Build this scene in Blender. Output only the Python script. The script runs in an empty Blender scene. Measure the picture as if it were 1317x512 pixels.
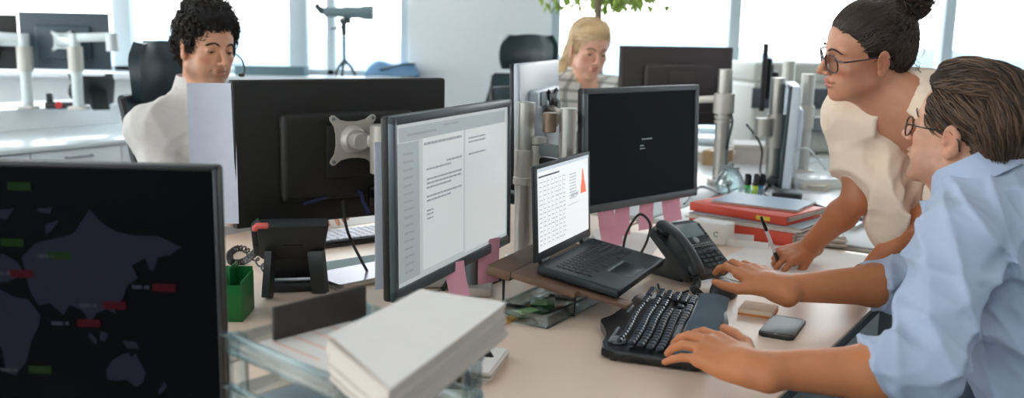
import bpy, bmesh, math, random
import numpy as np
from mathutils import Matrix, Vector, Euler
random.seed(7)
S = bpy.context.scene
COL = S.collection
PI = math.pi
# ------------------------------------------------------------------ camera numbers (1317 x 512 frame)
FPX, CAMH, TILT, ROLL = 1200.0, 1.32, math.radians(9.97), 0.02
_c, _s = math.cos(TILT), math.sin(TILT)
_f = Vector((0, _c, -_s)); _r = Vector((1, 0, 0)); _u = Vector((0, _s, _c))
CR = math.cos(ROLL) * _r + math.sin(ROLL) * _u
CU = -math.sin(ROLL) * _r + math.cos(ROLL) * _u
EYE = Vector((0, 0, CAMH))
def ray(x, y): return ((x - 658.5) / FPX) * CR - ((y - 256) / FPX) * CU + _f
def atz(x, y, z):
    d = ray(x, y); return EYE + d * ((z - CAMH) / d.z)
def aty(x, y, Y):
    d = ray(x, y); return EYE + d * (Y / d.y)
# desk row frame: u runs along the row, v towards the man in the blue shirt
P0 = Vector((.585, 1.681, 0)); UU = Vector((.556, .831, 0)).normalized(); VV = Vector((UU.y, -UU.x, 0))
RU = math.atan2(UU.y, UU.x); DZ = .73
def D(u, v, z=DZ): return P0 + UU * u + VV * v + Vector((0, 0, z))

# ------------------------------------------------------------------ mesh builder
def T(x=0, y=0, z=0): return Matrix.Translation((x, y, z))
def RX(a): return Matrix.Rotation(a, 4, 'X')
def RY(a): return Matrix.Rotation(a, 4, 'Y')
def RZ(a): return Matrix.Rotation(a, 4, 'Z')
def SC(x, y, z): return Matrix.Diagonal((x, y, z, 1))
class MB:
    def __init__(s): s.v = []; s.f = []; s.m = []; s.mi = 0; s.M = Matrix.Identity(4)
    def add(s, vs, fs, M=None, mi=None):
        b = len(s.v); X = s.M @ M if M is not None else s.M
        s.v.extend([X @ Vector(p) for p in vs])
        s.f.extend([tuple(b + i for i in f) for f in fs]); s.m.extend([s.mi if mi is None else mi] * len(fs))
        return s
    def bm(s, bm, M=None, mi=None):
        bm.verts.index_update(); vs = [v.co.copy() for v in bm.verts]; fs = [[v.index for v in f.verts] for f in bm.faces]
        bm.free(); return s.add(vs, fs, M, mi)
    def box(s, c, size, bev=.0, M=None, mi=None, seg=2):
        bm = bmesh.new(); bmesh.ops.create_cube(bm, size=1)
        for v in bm.verts: v.co = Vector((v.co.x * size[0], v.co.y * size[1], v.co.z * size[2]))
        if bev: bmesh.ops.bevel(bm, geom=bm.edges[:], offset=min(bev, min(size) * .49), segments=seg, affect='EDGES', profile=.5)
        X = T(*c); return s.bm(bm, M @ X if M is not None else X, mi)
    def cyl(s, a, b, r, r2=None, n=16, mi=None, M=None):
        a, b = Vector(a), Vector(b); d = (b - a); L = d.length; r2 = r if r2 is None else r2
        q = d.to_track_quat('Z', 'Y').to_matrix().to_4x4()
        vs = []; e = min(.0015, r * .3, L * .3)
        rings = [(r - e, 0), (r, e), (r2, L - e), (r2 - e, L)] if r > .003 else [(r, 0), (r2, L)]
        for rr, z in rings: vs += [(rr * math.cos(2 * PI * i / n), rr * math.sin(2 * PI * i / n), z) for i in range(n)]
        k = len(rings)
        fs = [(j * n + i, j * n + (i + 1) % n, (j + 1) * n + (i + 1) % n, (j + 1) * n + i) for j in range(k - 1) for i in range(n)]
        fs += [tuple(reversed(range(n))), tuple((k - 1) * n + i for i in range(n))]
        X = T(*a) @ q; return s.add(vs, fs, M @ X if M is not None else X, mi)
    def tube(s, pts, r, n=8, smooth=0, mi=None, M=None, closed=False):
        P = [Vector(p) for p in pts]
        if smooth: P = spline(P, smooth)
        R = r if isinstance(r, (list, tuple)) else [r] * len(P)
        if len(R) != len(P): R = [R[min(len(R) - 1, int(i * len(R) / len(P)))] for i in range(len(P))]
        vs = []; t0 = (P[1] - P[0]).normalized(); up = Vector((0, 0, 1)) if abs(t0.z) < .9 else Vector((1, 0, 0))
        nrm = t0.cross(up).normalized()
        for i, p in enumerate(P):
            t = (P[min(i + 1, len(P) - 1)] - P[max(i - 1, 0)]).normalized()
            nrm = (nrm - t * nrm.dot(t)).normalized(); bn = t.cross(nrm)
            vs += [p + (nrm * math.cos(2 * PI * k / n) + bn * math.sin(2 * PI * k / n)) * R[i] for k in range(n)]
        m = len(P)
        fs = [(j * n + i, j * n + (i + 1) % n, (j + 1) * n + (i + 1) % n, (j + 1) * n + i) for j in range(m - 1) for i in range(n)]
        fs += [tuple(reversed(range(n))), tuple((m - 1) * n + i for i in range(n))]
        return s.add(vs, fs, M, mi)
    def lathe(s, prof, n=24, M=None, mi=None):
        vs = []
        for r, z in prof: vs += [(r * math.cos(2 * PI * i / n), r * math.sin(2 * PI * i / n), z) for i in range(n)]
        fs = [(j * n + i, j * n + (i + 1) % n, (j + 1) * n + (i + 1) % n, (j + 1) * n + i) for j in range(len(prof) - 1) for i in range(n)]
        if prof[0][0] > 1e-5: fs.append(tuple(reversed(range(n))))
        if prof[-1][0] > 1e-5: fs.append(tuple((len(prof) - 1) * n + i for i in range(n)))
        return s.add(vs, fs, M, mi)
    def prism(s, poly, h, M=None, mi=None, bev=0):
        # polygon in local XY extruded 0..h along z
        a = sum(poly[i][0] * poly[(i + 1) % len(poly)][1] - poly[(i + 1) % len(poly)][0] * poly[i][1] for i in range(len(poly)))
        if a < 0: poly = poly[::-1]
        n = len(poly)
        if bev:
            bm = bmesh.new(); bv = [bm.verts.new((p[0], p[1], 0)) for p in poly]; tv = [bm.verts.new((p[0], p[1], h)) for p in poly]
            bm.faces.new(bv[::-1]); bm.faces.new(tv)
            for i in range(n): bm.faces.new((bv[i], bv[(i + 1) % n], tv[(i + 1) % n], tv[i]))
            es = [e for e in bm.edges if abs(e.verts[0].co.z - e.verts[1].co.z) < 1e-9]
            bmesh.ops.bevel(bm, geom=es, offset=bev, segments=2, affect='EDGES', profile=.5)
            return s.bm(bm, M, mi)
        vs = [(p[0], p[1], 0) for p in poly] + [(p[0], p[1], h) for p in poly]
        fs = [tuple(reversed(range(n))), tuple(range(n, 2 * n))] + [(i, (i + 1) % n, n + (i + 1) % n, n + i) for i in range(n)]
        return s.add(vs, fs, M, mi)
    def ell(s, c, r, M=None, mi=None, nu=20, nv=12):
        vs = [(0, 0, -1)]
        for j in range(1, nv):
            a = -PI / 2 + PI * j / nv
            vs += [(math.cos(a) * math.cos(2 * PI * i / nu), math.cos(a) * math.sin(2 * PI * i / nu), math.sin(a)) for i in range(nu)]
        vs.append((0, 0, 1)); L = len(vs) - 1
        fs = [(0, 1 + (i + 1) % nu, 1 + i) for i in range(nu)]
        for j in range(nv - 2): fs += [(1 + j * nu + i, 1 + j * nu + (i + 1) % nu, 1 + (j + 1) * nu + (i + 1) % nu, 1 + (j + 1) * nu + i) for i in range(nu)]
        fs += [(L - nu + i, L - nu + (i + 1) % nu, L) for i in range(nu)]
        X = T(*c) @ SC(*r); return s.add(vs, fs, M @ X if M is not None else X, mi)
    def sheet(s, fn, nu, nv, th=.0004, M=None, mi=None):
        # curved sheet of real thickness: fn(a,b) -> point, a,b in 0..1
        P = [[Vector(fn(i / nu, j / nv)) for i in range(nu + 1)] for j in range(nv + 1)]
        vs = []; N = []
        for j in range(nv + 1):
            for i in range(nu + 1):
                du = P[j][min(i + 1, nu)] - P[j][max(i - 1, 0)]; dv = P[min(j + 1, nv)][i] - P[max(j - 1, 0)][i]
                n = du.cross(dv).normalized(); vs.append(P[j][i] + n * th * .5); N.append(P[j][i] - n * th * .5)
        k = len(vs); w = nu + 1; vs += N; fs = []
        for j in range(nv):
            for i in range(nu):
                a = j * w + i; fs += [(a, a + 1, a + w + 1, a + w), (k + a, k + a + w, k + a + w + 1, k + a + 1)]
        for i in range(nu): fs += [(i, k + i, k + i + 1, i + 1), (nv * w + i, nv * w + i + 1, k + nv * w + i + 1, k + nv * w + i)]
        for j in range(nv): fs += [(j * w, (j + 1) * w, k + (j + 1) * w, k + j * w), (j * w + nu, k + j * w + nu, k + (j + 1) * w + nu, (j + 1) * w + nu)]
        return s.add(vs, fs, M, mi)
def spline(P, k):
    out = []; n = len(P)
    for i in range(n - 1):
        p0, p1, p2, p3 = P[max(i - 1, 0)], P[i], P[i + 1], P[min(i + 2, n - 1)]
        for j in range(k):
            t = j / k
            out.append(.5 * ((2 * p1) + (p2 - p0) * t + (2 * p0 - 5 * p1 + 4 * p2 - p3) * t * t + (3 * p1 - p0 - 3 * p2 + p3) * t ** 3))
    out.append(P[-1]); return out
def rrect(w, h, r, n=5, cx=0, cy=0):
    out = []
    for k, (sx, sy) in enumerate(((1, 1), (-1, 1), (-1, -1), (1, -1))):
        for i in range(n + 1):
            a = PI / 2 * (k + i / n); out.append((cx + sx * (w / 2 - r) + r * math.cos(a), cy + sy * (h / 2 - r) + r * math.sin(a)))
    return out

def empty(name, label, cat, loc=(0, 0, 0), rz=0, group=None, rot=None):
    o = bpy.data.objects.new(name, None); COL.objects.link(o); o.empty_display_size = .05
    o.location = loc; o.rotation_euler = rot if rot is not None else (0, 0, rz)
    o['label'] = label; o['category'] = cat
    if group: o['group'] = group
    bpy.context.view_layer.update(); return o
def obj(name, mb, mats, parent=None, world=False, sharp=35, label=None, cat=None, group=None, kind=None):
    me = bpy.data.meshes.new(name)
    if world and parent is not None:
        inv = wm(parent).inverted(); vs = [inv @ Vector(p) for p in mb.v]
    else: vs = mb.v
    me.from_pydata(vs, [], mb.f); 
    if not isinstance(mats, (list, tuple)): mats = [mats]
    for m in mats: me.materials.append(m)
    me.polygons.foreach_set('material_index', [min(i, len(mats) - 1) for i in mb.m])
    me.polygons.foreach_set('use_smooth', [True] * len(me.polygons))
    if sharp is not None: me.set_sharp_from_angle(angle=math.radians(sharp))
    me.update()
    o = bpy.data.objects.new(name, me); COL.objects.link(o)
    if parent is not None: o.parent = parent
    if label: o['label'] = label
    if cat: o['category'] = cat
    if group: o['group'] = group
    if kind: o['kind'] = kind
    return o
def wm(o):
    m = o.matrix_basis.copy(); p = o.parent
    while p is not None: m = p.matrix_basis @ m; p = p.parent
    return m
def kids(o): return [c for c in bpy.data.objects if c.parent == o]
def dup(root, loc=None, rz=None, label=None, group=None):
    def cp(o, par):
        c = o.copy(); COL.objects.link(c)
        if par is not None: c.parent = par
        for ch in KID.get(o.name, []): cp(ch, c)
        return c
    KID = {}
    for c in bpy.data.objects:
        if c.parent is not None: KID.setdefault(c.parent.name, []).append(c)
    r = cp(root, None)
    if loc is not None: r.location = loc
    if rz is not None: r.rotation_euler = (0, 0, rz)
    if label: r['label'] = label
    if group: r['group'] = group
    return r

# ------------------------------------------------------------------ materials
def lin(c): return tuple((x / 255 / 12.92 if x / 255 <= .04045 else ((x / 255 + .055) / 1.055) ** 2.4) for x in c[:3])
_M = {}
def mat(name, c, rough=.5, metal=0., var=.06, nscale=40., bump=0., bscale=300., spec=.5, alpha=1, emit=None, es=0., trans=0., sss=0., c2=None, coat=0., sheen=0.):
    if name in _M: return _M[name]
    m = bpy.data.materials.new(name); m.use_nodes = True; nt = m.node_tree; b = nt.nodes['Principled BSDF']
    L = lin(c); tc = nt.nodes.new('ShaderNodeTexCoord')
    nz = nt.nodes.new('ShaderNodeTexNoise'); nz.inputs['Scale'].default_value = nscale; nz.inputs['Detail'].default_value = 4
    nt.links.new(tc.outputs['Object'], nz.inputs['Vector'])
    mx = nt.nodes.new('ShaderNodeMix'); mx.data_type = 'RGBA'
    A = lin(c2) if c2 else tuple(x * (1 - var) for x in L); B = L if c2 else tuple(min(1, x * (1 + var)) for x in L)
    mx.inputs[6].default_value = (*A, 1); mx.inputs[7].default_value = (*B, 1)
    nt.links.new(nz.outputs['Fac'], mx.inputs[0]); nt.links.new(mx.outputs[2], b.inputs['Base Color'])
    b.inputs['Roughness'].default_value = rough; b.inputs['Metallic'].default_value = metal
    b.inputs['Specular IOR Level'].default_value = spec; b.inputs['Transmission Weight'].default_value = trans
    b.inputs['Coat Weight'].default_value = coat
    if sheen: b.inputs['Sheen Weight'].default_value = sheen
    if sss: b.inputs['Subsurface Weight'].default_value = sss; b.inputs['Subsurface Radius'].default_value = (.012, .005, .003); b.inputs['Subsurface Scale'].default_value = 1.
    if emit: b.inputs['Emission Color'].default_value = (*lin(emit), 1); b.inputs['Emission Strength'].default_value = es
    if bump:
        n2 = nt.nodes.new('ShaderNodeTexNoise'); n2.inputs['Scale'].default_value = bscale; n2.inputs['Detail'].default_value = 3
        nt.links.new(tc.outputs['Object'], n2.inputs['Vector'])
        bp = nt.nodes.new('ShaderNodeBump'); bp.inputs['Strength'].default_value = bump; bp.inputs['Distance'].default_value = .001
        nt.links.new(n2.outputs['Fac'], bp.inputs['Height']); nt.links.new(bp.outputs['Normal'], b.inputs['Normal'])
    _M[name] = m; return m
def clearmat(name, tint=(255, 255, 255), gloss=.12, rough=.02):
    if name in _M: return _M[name]
    m = bpy.data.materials.new(name); m.use_nodes = True; nt = m.node_tree; nt.nodes.remove(nt.nodes['Principled BSDF'])
    out = nt.nodes['Material Output']; t = nt.nodes.new('ShaderNodeBsdfTransparent'); t.inputs[0].default_value = (*lin(tint), 1)
    g = nt.nodes.new('ShaderNodeBsdfGlossy'); g.inputs['Roughness'].default_value = rough
    lw = nt.nodes.new('ShaderNodeLayerWeight'); lw.inputs['Blend'].default_value = .35
    mp = nt.nodes.new('ShaderNodeMapRange'); mp.inputs[3].default_value = gloss * .4; mp.inputs[4].default_value = min(1, gloss * 5)
    nt.links.new(lw.outputs['Fresnel'], mp.inputs[0])
    mx = nt.nodes.new('ShaderNodeMixShader'); nt.links.new(mp.outputs[0], mx.inputs[0]); nt.links.new(t.outputs[0], mx.inputs[1]); nt.links.new(g.outputs[0], mx.inputs[2])
    nt.links.new(mx.outputs[0], out.inputs['Surface']); _M[name] = m; return m

M_desk = mat('beech_laminate', (238, 213, 192), .38, var=.03, nscale=6, bump=.05)
M_deskedge = mat('pale_edge_band', (226, 214, 200), .4)
M_white = mat('white_laminate', (228, 232, 234), .28, var=.02)
M_wall = mat('wall_paint', (248, 250, 250), .75, var=.015, nscale=3, bump=.04, bscale=120)
M_frame = mat('window_frame_paint', (200, 212, 216), .45, var=.03)
M_floor = mat('grey_carpet', (96, 104, 110), .95, var=.2, nscale=260, bump=.4)
M_ceil = mat('ceiling_tile', (236, 238, 238), .9, var=.02)
M_black = mat('black_plastic', (26, 28, 30), .42, var=.1, bump=.08, bscale=900)
M_blackgloss = mat('gloss_black_plastic', (16, 18, 20), .18, var=.1)
M_darkback = mat('charcoal_back', (24, 25, 22), .55, var=.06, bump=.06, bscale=900)
M_grey = mat('grey_plastic', (120, 128, 132), .4, var=.05)
M_silver = mat('brushed_silver', (186, 184, 178), .33, .75, var=.05, nscale=90)
M_alu = mat('cast_aluminium', (196, 192, 184), .42, .35, var=.05)
M_chrome = mat('chrome', (215, 215, 215), .15, 1.)
M_paper = mat('white_paper', (240, 236, 232), .8, var=.02)
M_paperedge = mat('paper_edges', (214, 205, 196), .85, var=.12, nscale=900)
M_pink = mat('pink_note_paper', (243, 176, 200), .8, var=.03)
M_red = mat('orange_red_cover', (214, 74, 52), .45, var=.04)
M_green = mat('green_plastic', (10, 112, 48), .4, var=.05)
M_glass = clearmat('window_glass', (250, 253, 253), .06)
M_acrylic = clearmat('clear_acrylic', (243, 250, 251), .12, .08)
M_lens = clearmat('lens_glass', (250, 251, 252), .02)
M_cable = mat('black_cable', (20, 21, 22), .5)
M_wood = mat('walnut_board', (112, 84, 66), .5, var=.2, nscale=30)
# ------------------------------------------------------------------ the setting
XL, XR, YB, YW, ZC = -5.2, 4.6, -3.2, 7.0, 2.95
def struct(name, mb, mats, parent=None, sharp=35): return obj(name, mb, mats, parent, sharp=sharp, kind=None if parent else 'structure')
struct('floor', MB().box(((XL + XR) / 2, (YB + YW) / 2, -.05), (XR - XL + .4, YW - YB + .4, .1)), M_floor)
struct('ceiling', MB().box(((XL + XR) / 2, (YB + YW) / 2, ZC + .05), (XR - XL + .4, YW - YB + .4, .1)), M_ceil)
def wx(px, Y=YW, py=60): return aty(px, py, Y).x
xa, xb = wx(527), wx(708)            # pier between the two window bands
SL, SR, HT = 1.0, .62, 2.7           # sill heights and head height
w = MB()
w.box(((xa + xb) / 2, YW + .05, ZC / 2), (xb - xa, .3, ZC), .01)                                   # pier
w.box(((XL + xa) / 2, YW + .1, SL / 2 - .02), (xa - XL, .2, SL - .04)); w.box(((XL + xa) / 2, YW + .1, (HT + ZC) / 2), (xa - XL, .2, ZC - HT))
w.box(((XR + xb) / 2, YW + .1, SR / 2 - .02), (XR - xb, .2, SR - .04)); w.box(((XR + xb) / 2, YW + .1, (HT + ZC) / 2), (XR - xb, .2, ZC - HT))
struct('wall_back', w, M_wall)
def side_wall(name, x, openings, axis='x', lo=None, hi=None, sill=.8):
    # wall with window openings along the other axis
    m = MB(); lo = YB if lo is None else lo; hi = YW if hi is None else hi; cur = lo
    def seg(a, b, z0, z1):
        if axis == 'x': m.box((x, (a + b) / 2, (z0 + z1) / 2), (.2, b - a, z1 - z0))
        else: m.box(((a + b) / 2, x, (z0 + z1) / 2), (b - a, .2, z1 - z0))
    for a, b in openings:
        seg(cur, a, 0, ZC); seg(a, b, 0, sill); seg(a, b, HT, ZC); cur = b
    seg(cur, hi, 0, ZC); return struct(name, m, M_wall)
OL = [(-2.6, .2), (.6, 3.4), (3.8, 6.6)]; OB = [(-4.6, -1.8)]; ORR = []  # unseen window openings, put in to boost light from left and front
side_wall('wall_left', XL - .1, OL); side_wall('wall_front', YB - .1, OB, 'y', XL, XR); side_wall('wall_right', XR + .1, ORR)
nwin = [0]
def window(mull, a, b, z0, z1, pos, axis='y', fr=.07, dep=.12):
    # frame bars, mullions, glass as one window
    nwin[0] += 1; name = 'window_%d' % nwin[0]
    f = MB()
    def bar(c0, c1, za, zb):
        if axis == 'y': f.box(((c0 + c1) / 2, pos, (za + zb) / 2), (c1 - c0, dep, zb - za), .006)
        else: f.box((pos, (c0 + c1) / 2, (za + zb) / 2), (dep, c1 - c0, zb - za), .006)
    bar(a, a + fr, z0, z1); bar(b - fr, b, z0, z1); bar(a, b, z0, z0 + fr * .6); bar(a, b, z1 - fr, z1)
    for c, wd in mull: bar(c - wd / 2, c + wd / 2, z0, z1)
    o = struct(name, f, M_frame)
    g = MB()
    if axis == 'y': g.box(((a + b) / 2, pos + .02, (z0 + z1) / 2), (b - a - .02, .012, z1 - z0 - .02))
    else: g.box((pos, (a + b) / 2, (z0 + z1) / 2), (.012, b - a - .02, z1 - z0 - .02))
    obj('pane', g, M_glass, o); return o
window([(wx(157), .13), (wx(383), .13), (wx(425), .06)], XL, xa, SL, HT, YW + .06)
window([(wx(944), .085), (3.2, .085)], xb, XR, SR, HT, YW + .06)
for a, b in OL: window([((a + b) / 2, .07)], a, b, .8, HT, XL - .1, 'x')
for a, b in OB: window([((a + b) / 2, .07)], a, b, .8, HT, YB - .1, 'y')
for a, b in ORR: window([(a + (b - a) / 3, .07), (a + 2 * (b - a) / 3, .07)], a, b, .8, HT, XR + .1, 'x')
# deep white ledge below the back windows
struct('trim_1', MB().box(((XL + xa) / 2, YW - .16, SL - .02), (xa - XL, .42, .04), .006), M_white)
struct('trim_2', MB().box(((XR + xb) / 2, YW - .12, SR - .02), (XR - xb, .34, .04), .006), M_white)
struct('baseboard_back', MB().box(((XL + XR) / 2, YW - .012, .05), (XR - XL, .024, .1), .004), M_white)

# glowing ceiling panels, added out of view as fill light
M_fill = mat('fill_glow', (255, 255, 255), .6, emit=(255, 250, 244), es=4.5)
lt = empty('fill_panel', 'square white glowing panel added as fill light above the desks', 'fill light', (-1.6, .6, ZC), group='added fill panels overhead')
fm = MB()
for sx, sy, lx, ly in ((0, .31, .64, .02), (0, -.31, .64, .02), (.31, 0, .02, .6), (-.31, 0, .02, .6)): fm.box((sx, sy, -.012), (lx, ly, .024))
obj('frame', fm, M_white, lt); obj('glow_sheet', MB().box((0, 0, -.006), (.6, .6, .008)), M_fill, lt)
for x, y in ((-1.6, 3.6), (1.2, .6), (1.2, 3.6), (-4, 2), (3.4, 2.1), (-.2, -1.6)): dup(lt, (x, y, ZC))

# ------------------------------------------------------------------ the view outside: a bay, far hills and pale town blocks
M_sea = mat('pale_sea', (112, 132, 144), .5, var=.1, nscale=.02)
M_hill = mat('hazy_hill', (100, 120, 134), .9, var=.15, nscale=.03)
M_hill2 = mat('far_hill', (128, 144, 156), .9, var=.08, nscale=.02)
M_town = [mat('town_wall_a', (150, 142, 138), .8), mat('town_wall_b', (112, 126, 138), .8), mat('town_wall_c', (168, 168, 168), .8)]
struct('ground', MB().box((0, 320, -18.5), (2400, 620, 1)), M_sea)
def hill(name, cx, cy, L, hgt, dep, m):
    rnd = random.Random(name); N = 60
    ph = [(rnd.uniform(1, 7), rnd.uniform(0, 6), rnd.uniform(.2, 1)) for _ in range(5)]
    def fn(a, b):
        e = math.sin(PI * a) ** .6; h = hgt * e * (.55 + .45 * sum(A * math.sin(f * a * 6 + p) for f, p, A in ph) / 3)
        return (cx + (a - .5) * L, cy + (b - .5) * dep, -18.2 + max(0, h) * math.sin(PI * b))
    return obj(name, MB().sheet(fn, N, 8, .2), m, kind='structure')
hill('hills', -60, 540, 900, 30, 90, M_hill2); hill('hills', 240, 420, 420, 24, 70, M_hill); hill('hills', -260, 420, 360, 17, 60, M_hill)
rnd = random.Random(3)
bl = []
for k in range(34):
    x = rnd.uniform(-75, 90); y = rnd.uniform(70, 150); h = rnd.uniform(5, 14.5); wd, dp = rnd.uniform(6, 14), rnd.uniform(6, 12)
    if any(abs(x - q[0]) < (wd + q[2]) / 2 + 1.5 and abs(y - q[1]) < (dp + q[3]) / 2 + 1.5 for q in bl): continue
    bl.append((x, y, wd, dp, h))
for k, (x, y, wd, dp, h) in enumerate(bl):
    kindw = ('cream', 'grey blue', 'white')[k % 3]
    b = empty('town_building', 'blurred %s low town block far outside the window' % kindw, 'building', (x, y, -18), rnd.uniform(-.05, .05), group='%s town blocks beyond the windows' % kindw)
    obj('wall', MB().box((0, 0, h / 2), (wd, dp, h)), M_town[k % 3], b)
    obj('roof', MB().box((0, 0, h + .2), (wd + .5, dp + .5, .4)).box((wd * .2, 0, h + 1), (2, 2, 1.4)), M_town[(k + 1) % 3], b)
# world: bright overcast sky
W = bpy.data.worlds.new('overcast_sky'); S.world = W; W.use_nodes = True; nt = W.node_tree; bg = nt.nodes['Background']
tc = nt.nodes.new('ShaderNodeTexCoord'); sp = nt.nodes.new('ShaderNodeSeparateXYZ'); nt.links.new(tc.outputs['Generated'], sp.inputs[0])
rp = nt.nodes.new('ShaderNodeValToRGB'); nt.links.new(sp.outputs['Z'], rp.inputs[0])
rp.color_ramp.elements[0].position = 0; rp.color_ramp.elements[0].color = (1.0, .96, .93, 1)
rp.color_ramp.elements[1].position = .6; rp.color_ramp.elements[1].color = (.80, .90, 1, 1)
nt.links.new(rp.outputs[0], bg.inputs[0]); bg.inputs[1].default_value = 4.6
# camera
cam = bpy.data.cameras.new('camera'); co = bpy.data.objects.new('camera', cam); COL.objects.link(co); S.camera = co
cam.sensor_width = 36; cam.lens = 36 * FPX / 1317; cam.clip_start = .05; cam.clip_end = 3000
co.matrix_world = Matrix(((CR.x, CU.x, -_f.x, 0), (CR.y, CU.y, -_f.y, 0), (CR.z, CU.z, -_f.z, CAMH), (0, 0, 0, 1)))
cam.dof.use_dof = True; cam.dof.focus_distance = 2.0; cam.dof.aperture_fstop = 3.2
S.view_settings.view_transform = 'Standard'; S.view_settings.look = 'None'; S.view_settings.exposure = .64; S.view_settings.gamma = 1
S.view_settings.use_curve_mapping = False
S.cycles.use_denoising = True; S.cycles.max_bounces = 8; S.cycles.diffuse_bounces = 4; S.cycles.transparent_max_bounces = 16
S.cycles.sample_clamp_indirect = 6; S.cycles.caustics_reflective = False; S.cycles.caustics_refractive = False
# ------------------------------------------------------------------ desks
M_edge_dark = mat('teal_grey_edge', (58, 78, 82), .45)
M_legs = mat('grey_steel_leg', (96, 104, 108), .4, .5)
def desk(label, u0, u1, v0, v1, edge=M_deskedge, top=M_desk):
    cu, cv = (u0 + u1) / 2, (v0 + v1) / 2
    r = empty('office_desk', label, 'desk', D(cu, cv, 0), RU)
    # local x = u, local y = -v
    L, B = u1 - u0, v1 - v0
    obj('desktop', MB().box((0, 0, DZ - .004), (L - .004, B - .004, .008), .003), top, r)
    obj('edge_band', MB().box((0, 0, DZ - .0185), (L, B, .021), .004), edge, r)
    for sx in (-1, 1):
        for sy in (-1, 1):
            obj('leg', MB().box((sx * (L / 2 - .06), sy * (B / 2 - .06), .345), (.05, .05, .69), .005).cyl((sx * (L / 2 - .06), sy * (B / 2 - .06), 0), (sx * (L / 2 - .06), sy * (B / 2 - .06), .012), .03), M_legs, r)
    fr = MB()
    for sy in (-1, 1): fr.box((0, sy * (B / 2 - .06), .675), (L - .17, .03, .05), .004)
    for sx in (-1, 1): fr.box((sx * (L / 2 - .06), 0, .675), (.03, B - .17, .05), .004)
    obj('under_frame', fr, M_legs, r); return r
desk('pale beech office desk where the man in the blue shirt types', -1.5, .985, -.855, 0, M_edge_dark)
desk('pale beech office desk in front of the dark-haired man in the white shirt', -1.5, .985, -1.72, -.865)
desk('white office desk behind the red binders, under the monitor on its side', 1.07, 3.1, -.855, .16, M_deskedge, M_white)
desk('narrow white office desk carrying the brown-black monitor and tall post', 1.07, 3.1, -1.34, -.865, M_deskedge, M_white)

# ------------------------------------------------------------------ monitors; front faces local -y, base line at the lower screen edge
def screen_mat(name, c, es, rough=.25, base=(6, 7, 8), spec=.3):
    return mat(name, base, rough, var=.02, emit=c, es=es, spec=spec)
def monitor(name, label, W, H, left, rz, ztop, tilt=0, scr=None, flip=False, fr=.016, chin=.022, body=M_black, back=M_darkback, group=None, bezel=None, vesa=True, cat='monitor', depth=.018):
    e = Vector((math.cos(rz), math.sin(rz), 0)); c = Vector((left[0], left[1], 0)) + e * W / 2
    r = empty(name, label, cat, (c.x, c.y, ztop - H), rz + (PI if flip else 0), group)
    X = T(0, 0, H) @ RX(-tilt if not flip else tilt) @ T(0, 0, -H)
    m = MB(); m.M = X
    m.box((0, depth / 2 + .004, H / 2), (W, depth, H), .006, seg=3)
    obj('housing', m, back, r)
    m = MB(); m.M = X
    m.box((0, depth + .014, H * .47), (W * .62, .03, H * .62), .014, seg=3)
    if vesa: m.box((0, depth + .026, H * .5), (.125, .022, .125), .004)
    for k in range(9): m.box((-.1 + k * .025, depth + .0285, H * .71), (.012, .003, .006), .001)
    obj('rear_cover', m, back, r)
    m = MB(); m.M = X
    y = .001
    m.box((0, y, H - fr / 2), (W, .012, fr), .003).box((0, y, chin / 2), (W, .012, chin), .003)
    m.box((-W / 2 + fr / 2, y, H / 2), (fr, .012, H), .003).box((W / 2 - fr / 2, y, H / 2), (fr, .012, H), .003)
    obj('bezel', m, bezel or body, r)
    m = MB(); m.M = X
    m.box((0, .002, (H - fr + chin) / 2), (W - 2 * fr + .004, .006, H - fr - chin + .004))
    s = obj('screen', m, scr, r)
    r['_w'] = W; r['_h'] = H
    return r, s, X
def on_screen(s, X, name, rects, mats, y=-.0022, W=1, H=1, th=.0006, label=None):
    m = MB(); m.M = X
    for x0, z0, x1, z1, mi in rects: m.box(((x0 + x1) / 2, y, (z0 + z1) / 2), (x1 - x0, th, z1 - z0), mi=mi)
    return obj(name, m, mats, s)
def R_(v): return math.radians(v)

# login monitor beside the laptop
M_scr_login = screen_mat('login_screen', (24, 31, 34), .3, .45, spec=.06)
r, s, X = monitor('computer_monitor', 'silver-topped black monitor with a dark login screen and pink notes under it', .513, .336, (.181, 2.465), R_(43.7), 1.185, R_(2.4), M_scr_login, bezel=mat('silver_grey_bezel', (92, 98, 102), .35, .2))
M_ui_dim = screen_mat('dim_ui_text', (120, 130, 132), .6)
login = r
tx = []
rr = random.Random(5)
def fake_line(x0, x1, z, h, mi=0, wmin=.006, wmax=.018, gap=.003):
    out = []; x = x0
    while x < x1:
        w = min(rr.uniform(wmin, wmax), x1 - x)
        if w > .002: out.append((x, z, x + w, z + h, mi))
        x += w + gap
    return out
tx += fake_line(-.012, .035, .186, .0035) + fake_line(-.02, .0, .168, .003) + fake_line(-.02, .002, .16, .003)
on_screen(s, X, 'login_lettering', tx, [M_ui_dim])

# document monitor
M_scr_doc = screen_mat('document_screen', (196, 204, 204), .5, .35)
r, s, X = monitor('computer_monitor', 'grey-framed monitor showing a white text document, seen at a sharp angle', .553, .334, (-.213, 1.615), R_(68.4), 1.176, R_(.7), M_scr_doc, bezel=mat('slate_bezel', (78, 90, 96), .4, .15))
docmon = r
M_doc_page = screen_mat('document_page', (214, 220, 219), .52); M_doc_ink = screen_mat('document_ink', (150, 158, 162), .5); M_doc_panel = screen_mat('document_toolbar', (176, 186, 188), .45)
rc = [(-.16, .035, .02, .285, 0), (-.25, .286, .24, .312, 1), (-.255, .03, -.175, .284, 1), (.03, .03, .25, .284, 0)]
on_screen(s, X, 'document_page', rc, [M_doc_page, M_doc_panel], -.0018)
ln = []
for k, z in enumerate((.232, .224, .205, .197, .189, .172, .164)):
    ln += fake_line(-.145 if k else -.06, .01 if k not in (1, 4, 6) else -.04, z, .0035)
for z in (.145, .138, .13): ln += fake_line(-.145, -.12, z, .003)
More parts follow.
